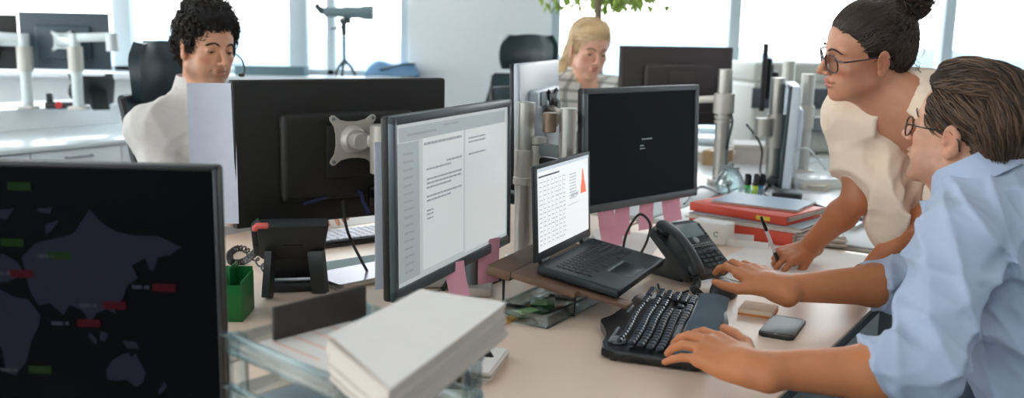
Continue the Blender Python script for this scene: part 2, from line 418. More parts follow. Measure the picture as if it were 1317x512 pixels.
for z in (.265, .257, .232): ln += fake_line(.045, .13, z, .0035)
for k in range(16): ln += fake_line(-.235, -.2, .262 - k * .0145, .0035)
ln += fake_line(-.22, -.1, .295, .004) + fake_line(-.07, .0, .303, .003) + fake_line(-.155, .01, .272, .005)
on_screen(s, X, 'document_lettering', ln, [M_doc_ink], -.0026)

# monitor seen from behind
r, s, X = monitor('computer_monitor', 'large black monitor seen from behind in front of the dark-haired man', .54, .334, (-.632, 2.075), R_(34.1), 1.21, 0, screen_mat('lit_screen', (205, 214, 220), .8), flip=True, vesa=True)
backmon = r
lg = MB(); lg.M = X
lg.cyl((.02, .042, .085), (.02, .046, .085), .004); lg.box((-.08, .05, .055), (.075, .012, .05), .003)
obj('socket_panel', lg, M_blackgloss, r)

# world-map monitor, close to the camera
M_scr_map = screen_mat('map_screen', (8, 11, 17), .1, .45, base=(3, 4, 6), spec=.03)
p = aty(281, 213, 1.25)
r, s, X = monitor('computer_monitor', 'dark monitor in the near corner showing a dim world map', .56, .385, (p.x - .56, 1.262), R_(-1.2), p.z, 0, M_scr_map, fr=.008, chin=.014)
mapmon = r
M_land = screen_mat('map_land', (33, 37, 50), .36, .4, spec=.03); M_tagd = screen_mat('map_tag_grey', (62, 64, 76), .3, base=(3, 4, 6), spec=.03); M_tagr = screen_mat('map_tag_red', (70, 20, 28), .3, base=(3, 4, 6), spec=.03); M_tagg = screen_mat('map_tag_green', (36, 60, 26), .25, base=(3, 4, 6), spec=.03)
def mapxz(px, py):     # photo pixel -> local screen position of this monitor
    q = aty(px, py, 1.258); return (q.x - (p.x - .28), q.z - (p.z - .385))
land = [[(40, 372), (30, 330), (48, 312), (96, 300), (108, 284), (118, 268), (132, 284), (150, 296), (176, 302), (206, 302), (236, 316), (222, 326), (204, 330), (196, 346), (190, 330), (172, 340), (180, 356), (166, 366), (160, 384), (148, 390), (152, 402), (140, 396), (128, 400), (118, 412), (108, 398), (92, 390), (84, 404), (66, 388), (52, 392)],
        [(2, 372), (22, 382), (38, 384), (54, 404), (52, 418), (42, 438), (36, 464), (22, 482), (10, 478), (4, 446), (-30, 430), (-60, 430), (-80, 400), (-60, 372), (-30, 368)],
        [(139, 474), (146, 462), (160, 454), (168, 452), (172, 458), (177, 452), (184, 466), (190, 476), (186, 490), (178, 496), (166, 486), (150, 488), (141, 486)],
        [(-40, 356), (-20, 330), (6, 326), (24, 336), (34, 352), (10, 362), (-20, 364)], [(60, 288), (78, 282), (74, 290), (62, 302)], [(118, 426), (128, 436), (126, 442), (116, 432)], [(132, 424), (142, 428), (138, 438), (131, 436)],
        [(160, 436), (178, 438), (182, 446), (166, 446)], [(196, 340), (206, 328), (202, 344), (198, 348)], [(206, 500), (214, 488), (218, 494), (208, 506)], [(-120, 300), (-60, 284), (-50, 300), (-90, 330)], [(-160, 340), (-110, 330), (-120, 380), (-150, 370)], [(-5, 270), (20, 268), (10, 282), (-4, 280)], [(50, 268), (70, 266), (66, 274), (52, 272)]]
m = MB(); m.M = X @ T(0, -.0016, 0) @ RX(PI / 2)
for poly in land:
    pts = [mapxz(*q) for q in poly]
    m.prism([(a, b) for a, b in pts], .0005)
obj('map_land', m, M_land, s)
tg = []
for px, py, k in ((-20, 238, 0), (27, 239, 2), (18, 311, 2), (-18, 311, 0), (62, 328, 0), (80, 328, 2), (4, 350, 0), (30, 351, 1), (184, 367, 0), (214, 368, 1), (116, 391, 0), (150, 391, 1), (80, 414, 0), (117, 414, 1), (14, 474, 0), (54, 474, 2)):
    a, b = mapxz(px, py); wd = .016 if k else .022
    if k == 0: tg += [(q[0], q[1], q[2], q[3], 0) for q in fake_line(a - .012, a + .012, b - .003, .005)]
    else: tg.append((a - wd, b - .0055, a + wd, b + .0055, k))
for q in tg: on_screen(s, X, 'map_tag', [(*q[:4], 0)], [M_tagd, M_tagr, M_tagg][q[4]], -.0028)
# its own foot
st = MB(); st.box((0, .07, -p.z + .385 + DZ + .009), (.26, .2, .018), .008, seg=3)
zb = DZ - (p.z - .385)
obj('stand_base', MB().box((0, .08, zb + .009), (.26, .2, .016), .007, seg=3), M_black, r)
obj('stand_neck', MB().box((0, .09, (zb + .2) / 2 + .005), (.075, .03, .2 - zb - .02), .008, seg=3), M_black, r)

# pale monitor turned edge-on behind the silver posts
M_palecase = mat('pale_blue_grey_case', (206, 216, 226), .35, var=.03)
r, s, X = monitor('computer_monitor', 'pale-backed monitor seen almost edge-on behind the silver posts', .51, .335, (-.009, 2.46), R_(75.7), 1.246, R_(1.5), screen_mat('lit_screen', (205, 214, 220), .8), flip=True, back=M_palecase)
edgemon = r
m = MB(); m.M = X; m.box((.02, .05, .235), (.2, .004, .04), .001); obj('rear_label', m, mat('grey_label', (150, 160, 172), .5), r, label='grey label strip')

# monitors of the far desks
r, s, X = monitor('computer_monitor', 'dark brown-black monitor seen from behind against the right window', .54, .335, (.434, 3.92), R_(20.9), 1.286, 0, screen_mat('lit_screen', (205, 214, 220), .8), flip=True, back=mat('brown_black_back', (62, 54, 54), .5))
farback = r
M_scr_off = screen_mat('dark_screen', (40, 58, 66), .5)
pp = aty(1011, 110, 4.1)
r, s, X = monitor('computer_monitor', 'slim dark monitor turned side-on with its white back edge to the right', .5, .40, (pp.x, pp.y), R_(-104), pp.z + .02, R_(2), M_scr_off, bezel=mat('dark_teal_bezel', (44, 62, 70), .4), back=M_palecase, depth=.035)
pp = aty(983, 56, 4.9)
r, s, X = monitor('computer_monitor', 'thin black monitor edge-on beyond the far silver post', .5, .35, (pp.x, pp.y), R_(74.6), pp.z, 0, M_scr_off, flip=True)
q = wm(r) @ Vector((0, .05, 0))
obj('stand_base', MB().box((0, .06, DZ + .009 - r.location.z), (.26, .2, .018), .007), M_black, r); obj('stand_neck', MB().box((0, .07, (DZ - r.location.z + .2) / 2 + .01), (.07, .03, .2 - DZ + r.location.z - .02), .006), M_black, r)
pp = aty(1078, 120, 4.3)
r, s, X = monitor('computer_monitor', 'thin dark monitor edge-on close to the standing woman', .5, .36, (pp.x, pp.y), R_(70), pp.z, 0, M_scr_off, flip=True)

# ------------------------------------------------------------------ monitor arms
def frame_of(o, lx, ly, lz): return wm(o) @ Vector((lx, ly, lz))
def vesa_plate(parent, o, zc, y, mt, world=True):
    # four-armed spider plate with a round boss, bolted on the back of monitor o
    M = wm(o) @ T(0, y, zc) @ RX(-PI / 2)     # local z -> away from the back
    m = MB(); m.M = M
    pts = []
    for k in range(4):
        a = PI / 4 + k * PI / 2; tip = .073
        ca, sa = math.cos(a), math.sin(a); na, nb = -sa, ca
        for t, wd in ((.03, .02), (.05, .011), (tip - .004, .0095), (tip + .003, .005)): pass
        pts += [(ca * .038 + na * -.021, sa * .038 + nb * -.021), (ca * .055 + na * -.0095, sa * .055 + nb * -.0095), (ca * tip + na * -.0085, sa * tip + nb * -.0085), (ca * (tip + .006) + na * -.004, sa * (tip + .006) + nb * -.004),
                (ca * (tip + .006) + na * .004, sa * (tip + .006) + nb * .004), (ca * tip + na * .0085, sa * tip + nb * .0085), (ca * .055 + na * .0095, sa * .055 + nb * .0095), (ca * .038 + na * .021, sa * .038 + nb * .021)]
    m.prism(pts, .005, bev=.0012)
    pl = obj('mounting_plate', m, mt, parent, world=True)
    m = MB(); m.M = M
    for k in range(4):
        a = PI / 4 + k * PI / 2; m.cyl((math.cos(a) * .0707, math.sin(a) * .0707, .005), (math.cos(a) * .0707, math.sin(a) * .0707, .009), .0045, n=10)
    obj('screws', m, M_grey, pl, world=True)
    m = MB(); m.M = M; m.lathe([(.034, .005), (.033, .014), (.026, .022), (.0, .024)], 24)
    obj('swivel_boss', m, mt, parent, world=True)
    return M
def post(parent, base, z1, r=.023, mt=M_silver, collar=None):
    m = MB(); b = Vector(base)
    m.cyl((b.x, b.y, b.z), (b.x, b.y, z1), r, n=24); obj('post', m, mt, parent, world=True)
    m = MB(); m.box((b.x, b.y, b.z + .012), (.09, .09, .022), .006); obj('desk_clamp', m, M_alu, parent, world=True)
    if collar:
        m = MB()
        for z, h, rr_ in collar: m.cyl((b.x, b.y, z), (b.x, b.y, z + h), rr_, n=24)
        obj('collar', m, M_alu, parent, world=True)
def arm_bar(parent, a, b, w=.02, h=.035, mt=M_alu, name='arm'):
    a, b = Vector(a), Vector(b); d = b - a; L = d.length; m = MB()
    m.box((0, 0, L / 2), (w, h, L), .006, M=T(*a) @ d.to_track_quat('Z', 'Y').to_matrix().to_4x4())
    return obj(name, m, mt, parent, world=True)
def arm_joint(parent, c, z0, z1, r=.026, mt=M_alu, name='joint'):
    return obj(name, MB().cyl((c[0], c[1], z0), (c[0], c[1], z1), r, n=24), mt, parent, world=True)

# arm of the monitor seen from behind (plate + elbow in sight, post hidden behind the document monitor)
b = D(-.02, -.9); arm = empty('monitor_arm', 'silver monitor arm with a four-armed plate on the big black monitor', 'monitor arm', b)
M = vesa_plate(arm, backmon, .195, .056, M_alu)
hub = M @ Vector((0, 0, .02)); el = M @ Vector((-.006, .0, .085)); 
obj('tilt_head', MB().cyl(M @ Vector((0, .0, .018)), M @ Vector((0, 0, .05)), .02, n=20), M_alu, arm, world=True)
ev = wm(backmon).to_3x3() @ Vector((-1, 0, 0))
e1 = hub + ev * .05 + (wm(backmon).to_3x3() @ Vector((0, .04, 0)))
arm_joint(arm, e1, hub.z - .075, hub.z + .038, .031); arm_bar(arm, hub, e1, .03, .03, name='link')
post(arm, b, 1.12); arm_joint(arm, b, hub.z - .075, hub.z - .02, .034, name='post_sleeve'); arm_bar(arm, (e1.x, e1.y, hub.z - .045), (b.x, b.y, hub.z - .045), .03, .03)

# centre post with the two-part arm that holds the pale monitor
b = aty(672, 331, 2.36); b.z = DZ; arm = empty('monitor_arm', 'silver double post monitor arm rising behind the laptop', 'monitor arm', b)
zt = aty(674, 131, b.y).z; zc = aty(672, 231, b.y).z; zd = aty(672, 192, b.y).z
post(arm, b, zt, .0235, collar=[(zc, zd - zc, .0268), (zc - .012, .02, .0285)])
q = aty(691, 200, b.y - .0); zj0, zj1 = aty(691, 221, q.y).z, aty(691, 176, q.y).z
arm_joint(arm, q, zj0, zj1 - .02, .021); arm_joint(arm, q, zj1 - .018, zj1, .0225, name='joint_cap')
arm_bar(arm, (b.x, b.y, (zc + zd) / 2), (q.x, q.y, (zc + zd) / 2), .03, .04)
s2 = aty(730, 170, b.y - .08); z0, z1 = aty(730, 196, s2.y).z, aty(730, 139, s2.y).z
arm_joint(arm, s2, z0 - .02, z1, .0215, M_silver, 'second_post')
arm_bar(arm, (q.x, q.y, zj1 - .03), (s2.x, s2.y, zj1 - .03), .022, .03, M_grey)
arm_bar(arm, (q.x, q.y, zj1 - .06), (s2.x, s2.y, zj1 - .06), .02, .02, M_black, 'cable_channel')
pc = frame_of(edgemon, 0, .045, .17)
M_brass = mat('warm_metal_joint', (138, 118, 100), .35, .7)
arm_bar(arm, (s2.x, s2.y, z1 - .035), (pc.x, pc.y, z1 - .035), .03, .028, M_brass, 'bracket')
arm_joint(arm, (s2.x - .045, s2.y, 0), z1 - .06, z1 - .012, .017, M_brass, 'bracket_joint')
vesa_plate(arm, edgemon, z1 - .035 - edgemon.location.z, .056, M_black)

# arm of the monitor with the document (mostly hidden): post behind it
b = atz(608, 376, DZ); arm = empty('monitor_arm', 'grey monitor arm post behind the monitor with the text document', 'monitor arm', b)
post(arm, b, 1.05, .02, M_legs); M = vesa_plate(arm, docmon, .167, .056, M_alu); arm_bar(arm, (b.x, b.y, 1.0), M @ Vector((0, 0, .02)), .028, .03)
# arm of the login monitor
b = D(.56, -.84); arm = empty('monitor_arm', 'short monitor arm hidden behind the login monitor', 'monitor arm', b)
post(arm, b, 1.06, .02); M = vesa_plate(arm, login, .168, .056, M_alu); arm_bar(arm, (b.x, b.y, 1.01), M @ Vector((0, 0, .02)), .028, .03)

# far arm: post at the right, holding the brown-black monitor
b = atz(925, 237, DZ); arm = empty('monitor_arm', 'tall silver post beside the dark monitor against the window', 'monitor arm', b)
zt = aty(932, 89, b.y).z; z1 = aty(928, 152, b.y).z; z0 = aty(928, 158, b.y).z
post(arm, b, zt, .03, collar=[(z0, .012, .036), (z1 - .0, .012, .036)])
za, zb_ = aty(930, 120, b.y).z, aty(930, 146, b.y).z
arm_joint(arm, b, zb_, za, .042); M = vesa_plate(arm, farback, .5 * (za + zb_) - farback.location.z + .0, .056, M_alu)
arm_bar(arm, (b.x, b.y, za - .02), M @ Vector((0, 0, .022)), .03, .03)
# second post of the far desk
b = atz(992, 237, DZ); arm = empty('monitor_arm', 'silver post with a square bracket left of the side-on monitor', 'monitor arm', b)
zt = aty(1001, 100, b.y).z; post(arm, b, zt, .029, collar=[(aty(996, 190, b.y).z, .14, .036)])
a = aty(982, 160, b.y - .02); zq0, zq1 = aty(982, 175, a.y).z, aty(982, 152, a.y).z
arm_bar(arm, (a.x, a.y, (zq0 + zq1) / 2), (b.x, b.y, (zq0 + zq1) / 2), .05, .075, M_alu, 'bracket'); arm_joint(arm, a, zq0, zq1, .035)
# two further posts behind
for px, py0, py1, Yq, r_, lab in ((1010, 225, 78, 4.5, .03, 'grey post standing behind the square-bracket post'), (1036, 222, 95, 4.15, .03, 'silver post right of the side-on monitor')):
    g = aty(px, 150, Yq); b = Vector((g.x, g.y, DZ)); arm = empty('monitor_arm', lab, 'monitor arm', b)
    zt = aty(px, py1, Yq).z; post(arm, b, zt, r_, collar=[(aty(px, 165, Yq).z, .1, .037)])
    arm_bar(arm, (b.x, b.y, zt - .22), (b.x + .1, b.y + .02, zt - .22), .03, .06, M_grey)
# ------------------------------------------------------------------ laptop on a low walnut stand
M_lap = mat('dark_slate_laptop', (46, 54, 58), .42, .3, var=.05); M_key = mat('key_black', (24, 26, 28), .5); M_lapb = mat('laptop_bezel', (52, 62, 66), .4, .2)
hl, hr_ = atz(691, 341, .836), atz(761, 305, .836); fl, frr = atz(789, 390, .803), atz(854, 342, .803)
ex = ((hr_ - hl).normalized() + (frr - fl).normalized()).normalized(); mid = (hl + hr_) / 2; mf = (fl + frr) / 2
ey = (mid - mf); ey = (ey - ex * ey.dot(ex)).normalized(); ez = ex.cross(ey)
LW, LD = .325, .225
ML = Matrix(((ex.x, ey.x, ez.x, mid.x), (ex.y, ey.y, ez.y, mid.y), (ex.z, ey.z, ez.z, mid.z), (0, 0, 0, 1)))   # origin: hinge middle, on top of base; x right, -y to the front
st = empty('laptop_stand', 'low dark walnut stand with steel wire legs under the open laptop', 'laptop stand', (mid.x, mid.y, DZ))
m = MB(); m.M = ML; m.box((-.02, -.03, -.03), (.345, .15, .014), .003); m.box((-.02, .075, -.034), (.345, .06, .022), .004); m.box((-.155, -.12, -.0275), (.035, .19, .009), .002)
obj('board', m, M_wood, st, world=True)
for sx in (-.15, .13):
    m = MB(); a = ML @ Vector((sx, -.09, -.036)); b = ML @ Vector((sx, .08, -.042))
    m.tube([a, (a.x, a.y, DZ + .004), (b.x, b.y, DZ + .004), b], .004, 8); obj('leg', m, M_black, st, world=True)
lp = empty('laptop', 'open dark grey laptop showing a spreadsheet with an orange chart', 'laptop', (0, 0, 0)); lp.matrix_basis = ML @ T(0, 0, -.02) @ SC(1, .84, 1)
bpy.context.view_layer.update()
obj('base', MB().box((0, -LD / 2, .010), (LW, LD, .02), .006, seg=3), M_lap, lp)
m = MB()
rows = [(14, -.045), (14, -.062), (13, -.079), (12, -.096), (11, -.113)]
for n, y in rows:
    for k in range(n): w = .272 / n; m.box((-.136 + (k + .5) * w, y, .0205), (w - .0025, .0135, .003), .0012, seg=1)
for cx, w in ((-.115, .04), (-.07, .04), (.0, .085), (.07, .04), (.115, .04)): m.box((cx, -.13, .0205), (w - .003, .0135, .003), .0012, seg=1)
kb = obj('keyboard', m, M_key, lp); 
obj('touchpad', MB().box((-.01, -.183, .0201), (.1, .058, .0012), .0005), mat('touchpad_grey', (38, 44, 48), .3), lp)
obj('touchpad_buttons', MB().box((-.036, -.149, .0203), (.05, .007, .002), .001).box((.018, -.149, .0203), (.05, .007, .002), .001), M_grey, lp)
hm = MB()
for sx in (-.12, .12): hm.cyl((sx - .022, .003, .02), (sx + .022, .003, .02), .0065, n=12)
obj('hinge', hm, M_black, lp)
tilt = R_(14); lid = T(0, .004, .02) @ RX(-tilt)
m = MB(); m.M = lid; m.box((0, .006, .108), (LW, .009, .212), .005, seg=3); obj('lid', m, M_lap, lp)
m = MB(); m.M = lid
for c, s_ in (((0, .0005, .209), (LW - .006, .004, .008)), ((0, .0005, .013), (LW - .006, .004, .02)), ((-LW / 2 + .008, .0005, .108), (.011, .004, .2)), ((LW / 2 - .008, .0005, .108), (.011, .004, .2))): m.box(c, s_, .0015)
bz = obj('screen_bezel', m, M_lapb, lp)
m = MB(); m.M = lid; m.cyl((0, -.0018, .2085), (0, -.001, .2085), .0022, n=10); obj('webcam', m, M_blackgloss, bz)
M_sheet = screen_mat('spreadsheet_screen', (226, 230, 231), .72, .35)
m = MB(); m.M = lid; m.box((0, .0005, .113), (LW - .024, .003, .186)); sc_ = obj('screen', m, M_sheet, lp)
M_ink = screen_mat('sheet_ink', (186, 191, 197), .62); M_or = screen_mat('chart_orange', (232, 112, 78), .75); M_hd = screen_mat('sheet_header', (70, 82, 92), .4); M_bl = screen_mat('sheet_toolbar', (196, 208, 218), .62)
rc = [(-.15, .198, .15, .205, 3)] + [(-.145, .185, -.03, .1885, 2)]
for c in range(7):
    for k in range(15): rc += [(-.14 + c * .022, .173 - k * .0098, -.14 + c * .022 + .006 + rr.random() * .009, .1755 - k * .0098, 0)]
for c in range(7): rc += [(-.144 + c * .022, .03, -.1436 + c * .022, .18, 3)]
for k in range(9): rc += fake_line(.03, .07, .17 - k * .007, .003)
rc += [(.02, .1, .085, .102, 3), (.04, .118, .06, .126, 0), (.066, .118, .082, .126, 0)]
on_screen(sc_, lid, 'spreadsheet', rc, [M_ink, M_or, M_hd, M_bl], -.0014)
m = MB(); m.M = lid @ T(0, -.0014, 0) @ RX(PI / 2)
m.prism([(.097, .118), (.1, .135), (.105, .15), (.109, .172), (.112, .178), (.116, .17), (.121, .15), (.127, .138), (.13, .128), (.133, .118)], .0006)
obj('chart', m, M_or, sc_)

# ------------------------------------------------------------------ ergonomic keyboard
M_kb = mat('black_keyboard_shell', (20, 22, 26), .3, var=.1); M_kk = mat('keycap_slate', (44, 54, 66), .35, var=.1); M_wr = mat('blue_grey_wrist_pad', (62, 84, 98), .7, bump=.1)
ka, kb_, kc, kd = atz(790, 463, DZ + .01), atz(826, 374, DZ + .01), atz(925, 392, DZ + .01), atz(869, 478, DZ + .01)
kctr = (ka + kb_ + kc + kd) / 4; krz = math.atan2((kb_ - ka).y + (kc - kd).y, (kb_ - ka).x + (kc - kd).x)
KW = .485; KD = .25
kr = empty('ergonomic_keyboard', 'black ergonomic keyboard with a blue-grey wrist rest under the typing hand', 'keyboard', (kctr.x, kctr.y, DZ), krz)
# local x along rows (away from camera), +y towards the laptop
def kz(x, y): return .022 + .012 * math.cos(x / .24 * PI * 2) * .5 + .03 * max(0, (y + .05)) * 1.2
poly = []
for k in range(25): a = k / 24; x = -.24 + .48 * a; poly.append((x, -.125 - .012 * math.cos((a - .5) * PI * 2)))
poly += [(.243, -.09), (.24, .06), (.225, .095)]
for k in range(17): a = k / 16; x = .19 - .38 * a; poly.append((x, .1 + .03 * math.sin(PI * a) ** 3 * (1.4 if a > .5 else .6)))
poly += [(-.225, .095), (-.24, .06), (-.243, -.09)]
m = MB(); m.prism(poly, .02, T(0, 0, .004), bev=.005); obj('shell', m, M_kb, kr)
m = MB(); m.sheet(lambda a, b: (-.235 + .47 * a, -.122 + .068 * b, .024 + .008 * math.sin(PI * b * .8) + .004 * math.cos(a * 4 * PI)), 24, 6, .006); obj('wrist_rest', m, M_wr, kr)
km = MB(); nk = 0; keyobjs = []
for rI, (y, n) in enumerate(((-.04, 14), (-.021, 15), (-.002, 15), (.017, 15), (.036, 16), (.06, 16))):
    x = -.225
    for k in range(n):
        w = .30 / n; cx = x + (k + .5) * w; bw = 3.2 if False else 1
        wave = .002 * math.cos(cx * 22)
        if rI == 0 and 4 <= k <= 8:
            if k == 6: km.box((cx, y + wave, .030), (w * 4.8, .015, .008), .003, seg=1)
            continue
        km.box((cx, y + wave, .029 + rI * .0022), (w - .003, .0155 if rI < 5 else .011, .009), .003, seg=1)
for cx0, ncol in ((.083, 3), (.153, 4)):
    for rI, y in enumerate((-.04, -.021, -.002, .017, .036, .06)):
        if ncol == 3 and rI in (1, 2) and rI == 2: continue
        for k in range(ncol):
            if ncol == 3 and rI == 1 and k != 1: continue
            km.box((cx0 + (k + .5) * .0185, y, .029 + rI * .0022), (.016, .0155, .009), .003, seg=1)
obj('keys', km, M_kk, kr, kind='stuff')
m = MB()
for k in range(6): m.box((-.2 + k * .018, .083, .032), (.013, .006, .004), .0015, seg=1)
m.box((.05, .085, .032), (.06, .008, .004), .002)
obj('media_buttons', m, M_grey, kr)
m = MB(); m.lathe([(.017, 0), (.017, .006), (.013, .009), (.0, .0095)], 20, T(-.185, .07, .026)); obj('volume_knob', m, M_grey, kr)
m = MB()
for sx in (-.22, .22): m.box((sx, .07, .002), (.02, .012, .008), .001)
obj('foot', m, M_black, kr)

kr.scale = (.88, .92, .92)
# ------------------------------------------------------------------ desk phones
M_ph = mat('phone_charcoal', (40, 44, 46), .45, var=.06); M_phk = mat('phone_key_grey', (64, 70, 72), .45); M_lcd = mat('phone_lcd', (128, 146, 148), .25)
def coil(pts, r=.009, wire=.0022, turns=40, n=5):
    P = spline([Vector(p) for p in pts], 40); L = len(P); out = []
    N = turns * 7
    for i in range(N + 1):
        f = i / N * (L - 1); k = min(int(f), L - 2); p = P[k].lerp(P[k + 1], f - k); t = (P[k + 1] - P[k]).normalized()
        up = Vector((0, 0, 1)) if abs(t.z) < .9 else Vector((1, 0, 0)); a = t.cross(up).normalized(); b = t.cross(a); th = 2 * PI * i / 7
        out.append(p + (a * math.cos(th) + b * math.sin(th)) * r)
    return MB().tube(out, wire, n)
def phone(label, loc, rz, tilt, screen_up=True):
    # local: front (buttons) faces up and towards -y; body tilts up at +y
    r = empty('desk_phone', label, 'phone', loc, rz)
    X = T(0, -.1, .012) @ RX(tilt)
    m = MB(); m.M = X; m.prism(rrect(.2, .205, .018, cx=.01, cy=.105), .028, bev=.005); obj('body', m, M_ph, r)
    m = MB(); m.M = X
    m.box((.048, .168, .0285), (.098, .055, .004), .002); obj('display', m, M_lcd, r)
    m = MB(); m.M = X
    for j in range(4):
        for i in range(3): m.box((.018 + i * .024, .03 + j * .0165, .03), (.019, .012, .006), .002, seg=1)
    for j in range(4): m.box((.094, .03 + j * .0165, .03), (.016, .011, .006), .002, seg=1)
    kp = obj('keypad', m, M_phk, r)
    m = MB(); m.M = X
    for i in range(8): m.box((-.0 + i * .0128, .103, .0295), (.0095, .005, .004), .001, seg=1); m.box((-.0 + i * .0128, .111, .0295), (.0095, .005, .004), .001, seg=1)
    obj('soft_keys', m, mat('soft_key_pale', (150, 154, 152), .45), r)
    m = MB(); m.M = X; m.lathe([(.0115, 0), (.0115, .004), (.008, .006), (0, .0062)], 20, T(.042, .128, .028)); obj('round_button', m, mat('soft_key_pale', (150, 154, 152), .45), r)
    m = MB(); m.M = X
    for k in range(5): m.box((.104, .135 + k * .012, .03), (.008, .008, .004), .001, seg=1)
    obj('side_buttons', m, M_phk, r)
    # cradle stand behind
    m = MB(); h = .2 * math.sin(tilt)
    m.prism([(-.06, 0), (.09, 0), (.09, .012), (-.06, h * .8)], .09, T(.0, 0, 0) @ RZ(0) @ Matrix(((0, 0, 1, -.045), (1, 0, 0, .02), (0, 1, 0, 0), (0, 0, 0, 1))), bev=.003)
    obj('stand', m, M_ph, r)
    # handset along the left side
    m = MB(); m.M = X @ T(-.062, .0, .028)
    prof = [(.0, .012), (.02, .025), (.06, .037), (.1, .04), (.14, .037), (.18, .025), (.2, .012)]
    vs = []
    n = 12
    P = spline([Vector((0, a, b)) for a, b in prof], 5)
    for i, q in enumerate(P):
        t = i / (len(P) - 1); wd = .025 - .007 * math.sin(PI * t); hh = .013 - .003 * math.sin(PI * t)
        if i in (0, len(P) - 1): wd *= .6; hh *= .6
        tg = (P[min(i + 1, len(P) - 1)] - P[max(i - 1, 0)]).normalized(); nn = Vector((0, -tg.z, tg.y))
        for k in range(n):
            a = 2 * PI * k / n; vs.append(q + Vector((1, 0, 0)) * wd * math.copysign(abs(math.cos(a)) ** .7, math.cos(a)) + nn * hh * math.copysign(abs(math.sin(a)) ** .8, math.sin(a)))
    fs = [(j * n + i, j * n + (i + 1) % n, (j + 1) * n + (i + 1) % n, (j + 1) * n + i) for j in range(len(P) - 1) for i in range(n)] + [tuple(reversed(range(n))), tuple((len(P) - 1) * n + i for i in range(n))]
    m.add(vs, fs); m.ell((0, .02, .01), (.023, .024, .013)); m.ell((0, .18, .01), (.023, .024, .013))
    obj('handset', m, M_ph, r); r['_X'] = 0
    return r, X
# phone at the man's right hand
pa, pb = atz(872, 375, DZ + .01), atz(932, 343, DZ + .01)
pm_ = (pa + pb) / 2; prz = R_(38)
pr, pX = phone('dark grey desk phone with its handset on, in front of the white carton', (pm_.x - .066 * math.sin(prz) - .006, pm_.y + .066 * math.cos(prz) - .006, DZ), prz, R_(38)); pr.scale = (.82,) * 3; bpy.context.view_layer.update()
c0 = wm(pr) @ (pX @ Vector((-.062, .02, .035)))
q0 = [c0, c0 + Vector((.005, -.02, -.025)), atz(893, 372, DZ + .012), atz(906, 385, DZ + .012), atz(918, 398, DZ + .012), atz(926, 412, DZ + .012), atz(929, 426, DZ + .012)]
obj('handset_cord', coil(q0, .0085, .0027, 34), M_cable, pr, world=True)
# phone seen from behind, by the green box
tm = atz(372, 386, DZ) + Vector((0, .05, 0)); trz = R_(12)
tr = empty('desk_phone', 'black desk phone seen from behind, propped on its stand by the green box', 'phone', (tm.x, tm.y, DZ), trz)
PZ = aty(372, 291, tm.y - .04).z - DZ
X = Matrix.Translation((0, -.05, PZ)) @ RX(R_(62)) @ SC(1, -1, 1)      # local y runs down the rear face, z out of it
X = Matrix.Translation((0, -.05, PZ)) @ RX(R_(-118)) @ RZ(PI) @ SC(-1, 1, 1)
def tp(x, d, o): # x along, d distance down the rear face, o outwards
    a = R_(30); dn = Vector((0, math.sin(a), -math.cos(a))); ou = Vector((0, -math.cos(a), -math.sin(a)))
    return Vector((x, -.045, PZ)) + dn * d + ou * o
m = MB(); Mx = Matrix(((1, 0, 0, 0), (0, tp(0, 1, 0).y - tp(0, 0, 0).y, tp(0, 0, 1).y - tp(0, 0, 0).y, tp(0, 0, 0).y), (0, tp(0, 1, 0).z - tp(0, 0, 0).z, tp(0, 0, 1).z - tp(0, 0, 0).z, tp(0, 0, 0).z), (0, 0, 0, 1)))
m.M = Mx; m.prism([(-.07, 0), (.074, 0), (.078, .006), (.066, .095), (.06, .1), (-.066, .1), (-.075, .092), (-.076, .008)], .03, T(0, 0, -.03), bev=.005); obj('body', m, M_ph, tr)
m = MB(); m.M = Mx; m.prism([(-.074, .004), (-.09, .02), (-.088, .09), (-.074, .096)], .034, T(0, 0, -.04), bev=.004); m.box((-.08, .066, -.006), (.012, .014, .004), .001); obj('handset', m, M_ph, tr)
m = MB(); m.M = Mx; m.box((-.066, .001, -.006), (.03, .01, .014), .004).box((-.08, .008, -.006), (.012, .012, .014), .004); obj('corner_lamp', m, mat('coral_lamp', (236, 110, 104), .4), tr, label='coral pink corner lamp')
m = MB(); m.M = Mx; m.box((.0, .055, .0), (.04, .003, .002), .001); obj('port', m, M_blackgloss, tr)
for sx in (-1, 1):
    m = MB(); a = tp(sx * .05, .075, -.002); b = Vector((sx * .058, -.035 + (.025 if sx > 0 else 0), .003)); dv = b - a
    m.prism([(-.008, -.018), (.008, -.018), (.008, .018), (-.008, .018)], dv.length, T(*a) @ dv.to_track_quat('Z', 'X').to_matrix().to_4x4() @ RZ(PI / 2), bev=.002); obj('leg', m, M_ph, tr)
m = MB(); a, b = tp(0, .09, -.01), Vector((0, .05, .03)); dv = b - a
m.prism([(-.055, -.008), (.055, -.008), (.055, .008), (-.055, .008)], dv.length, T(*a) @ dv.to_track_quat('Z', 'Y').to_matrix().to_4x4(), bev=.002); obj('stand', m, M_ph, tr)
m = MB(); m.box((.0, .05, .012), (.13, .08, .022), .006); obj('foot', m, M_ph, tr)
c1 = [wm(tr) @ tp(-.082, .09, -.02), atz(314, 336, DZ + .012), atz(298, 337, DZ + .012), atz(297, 325, DZ + .012), atz(315, 321, DZ + .014), wm(tr) @ Vector((-.05, .08, .02))]
obj('handset_cord', coil(c1, .0075, .0024, 30), M_cable, tr, world=True)

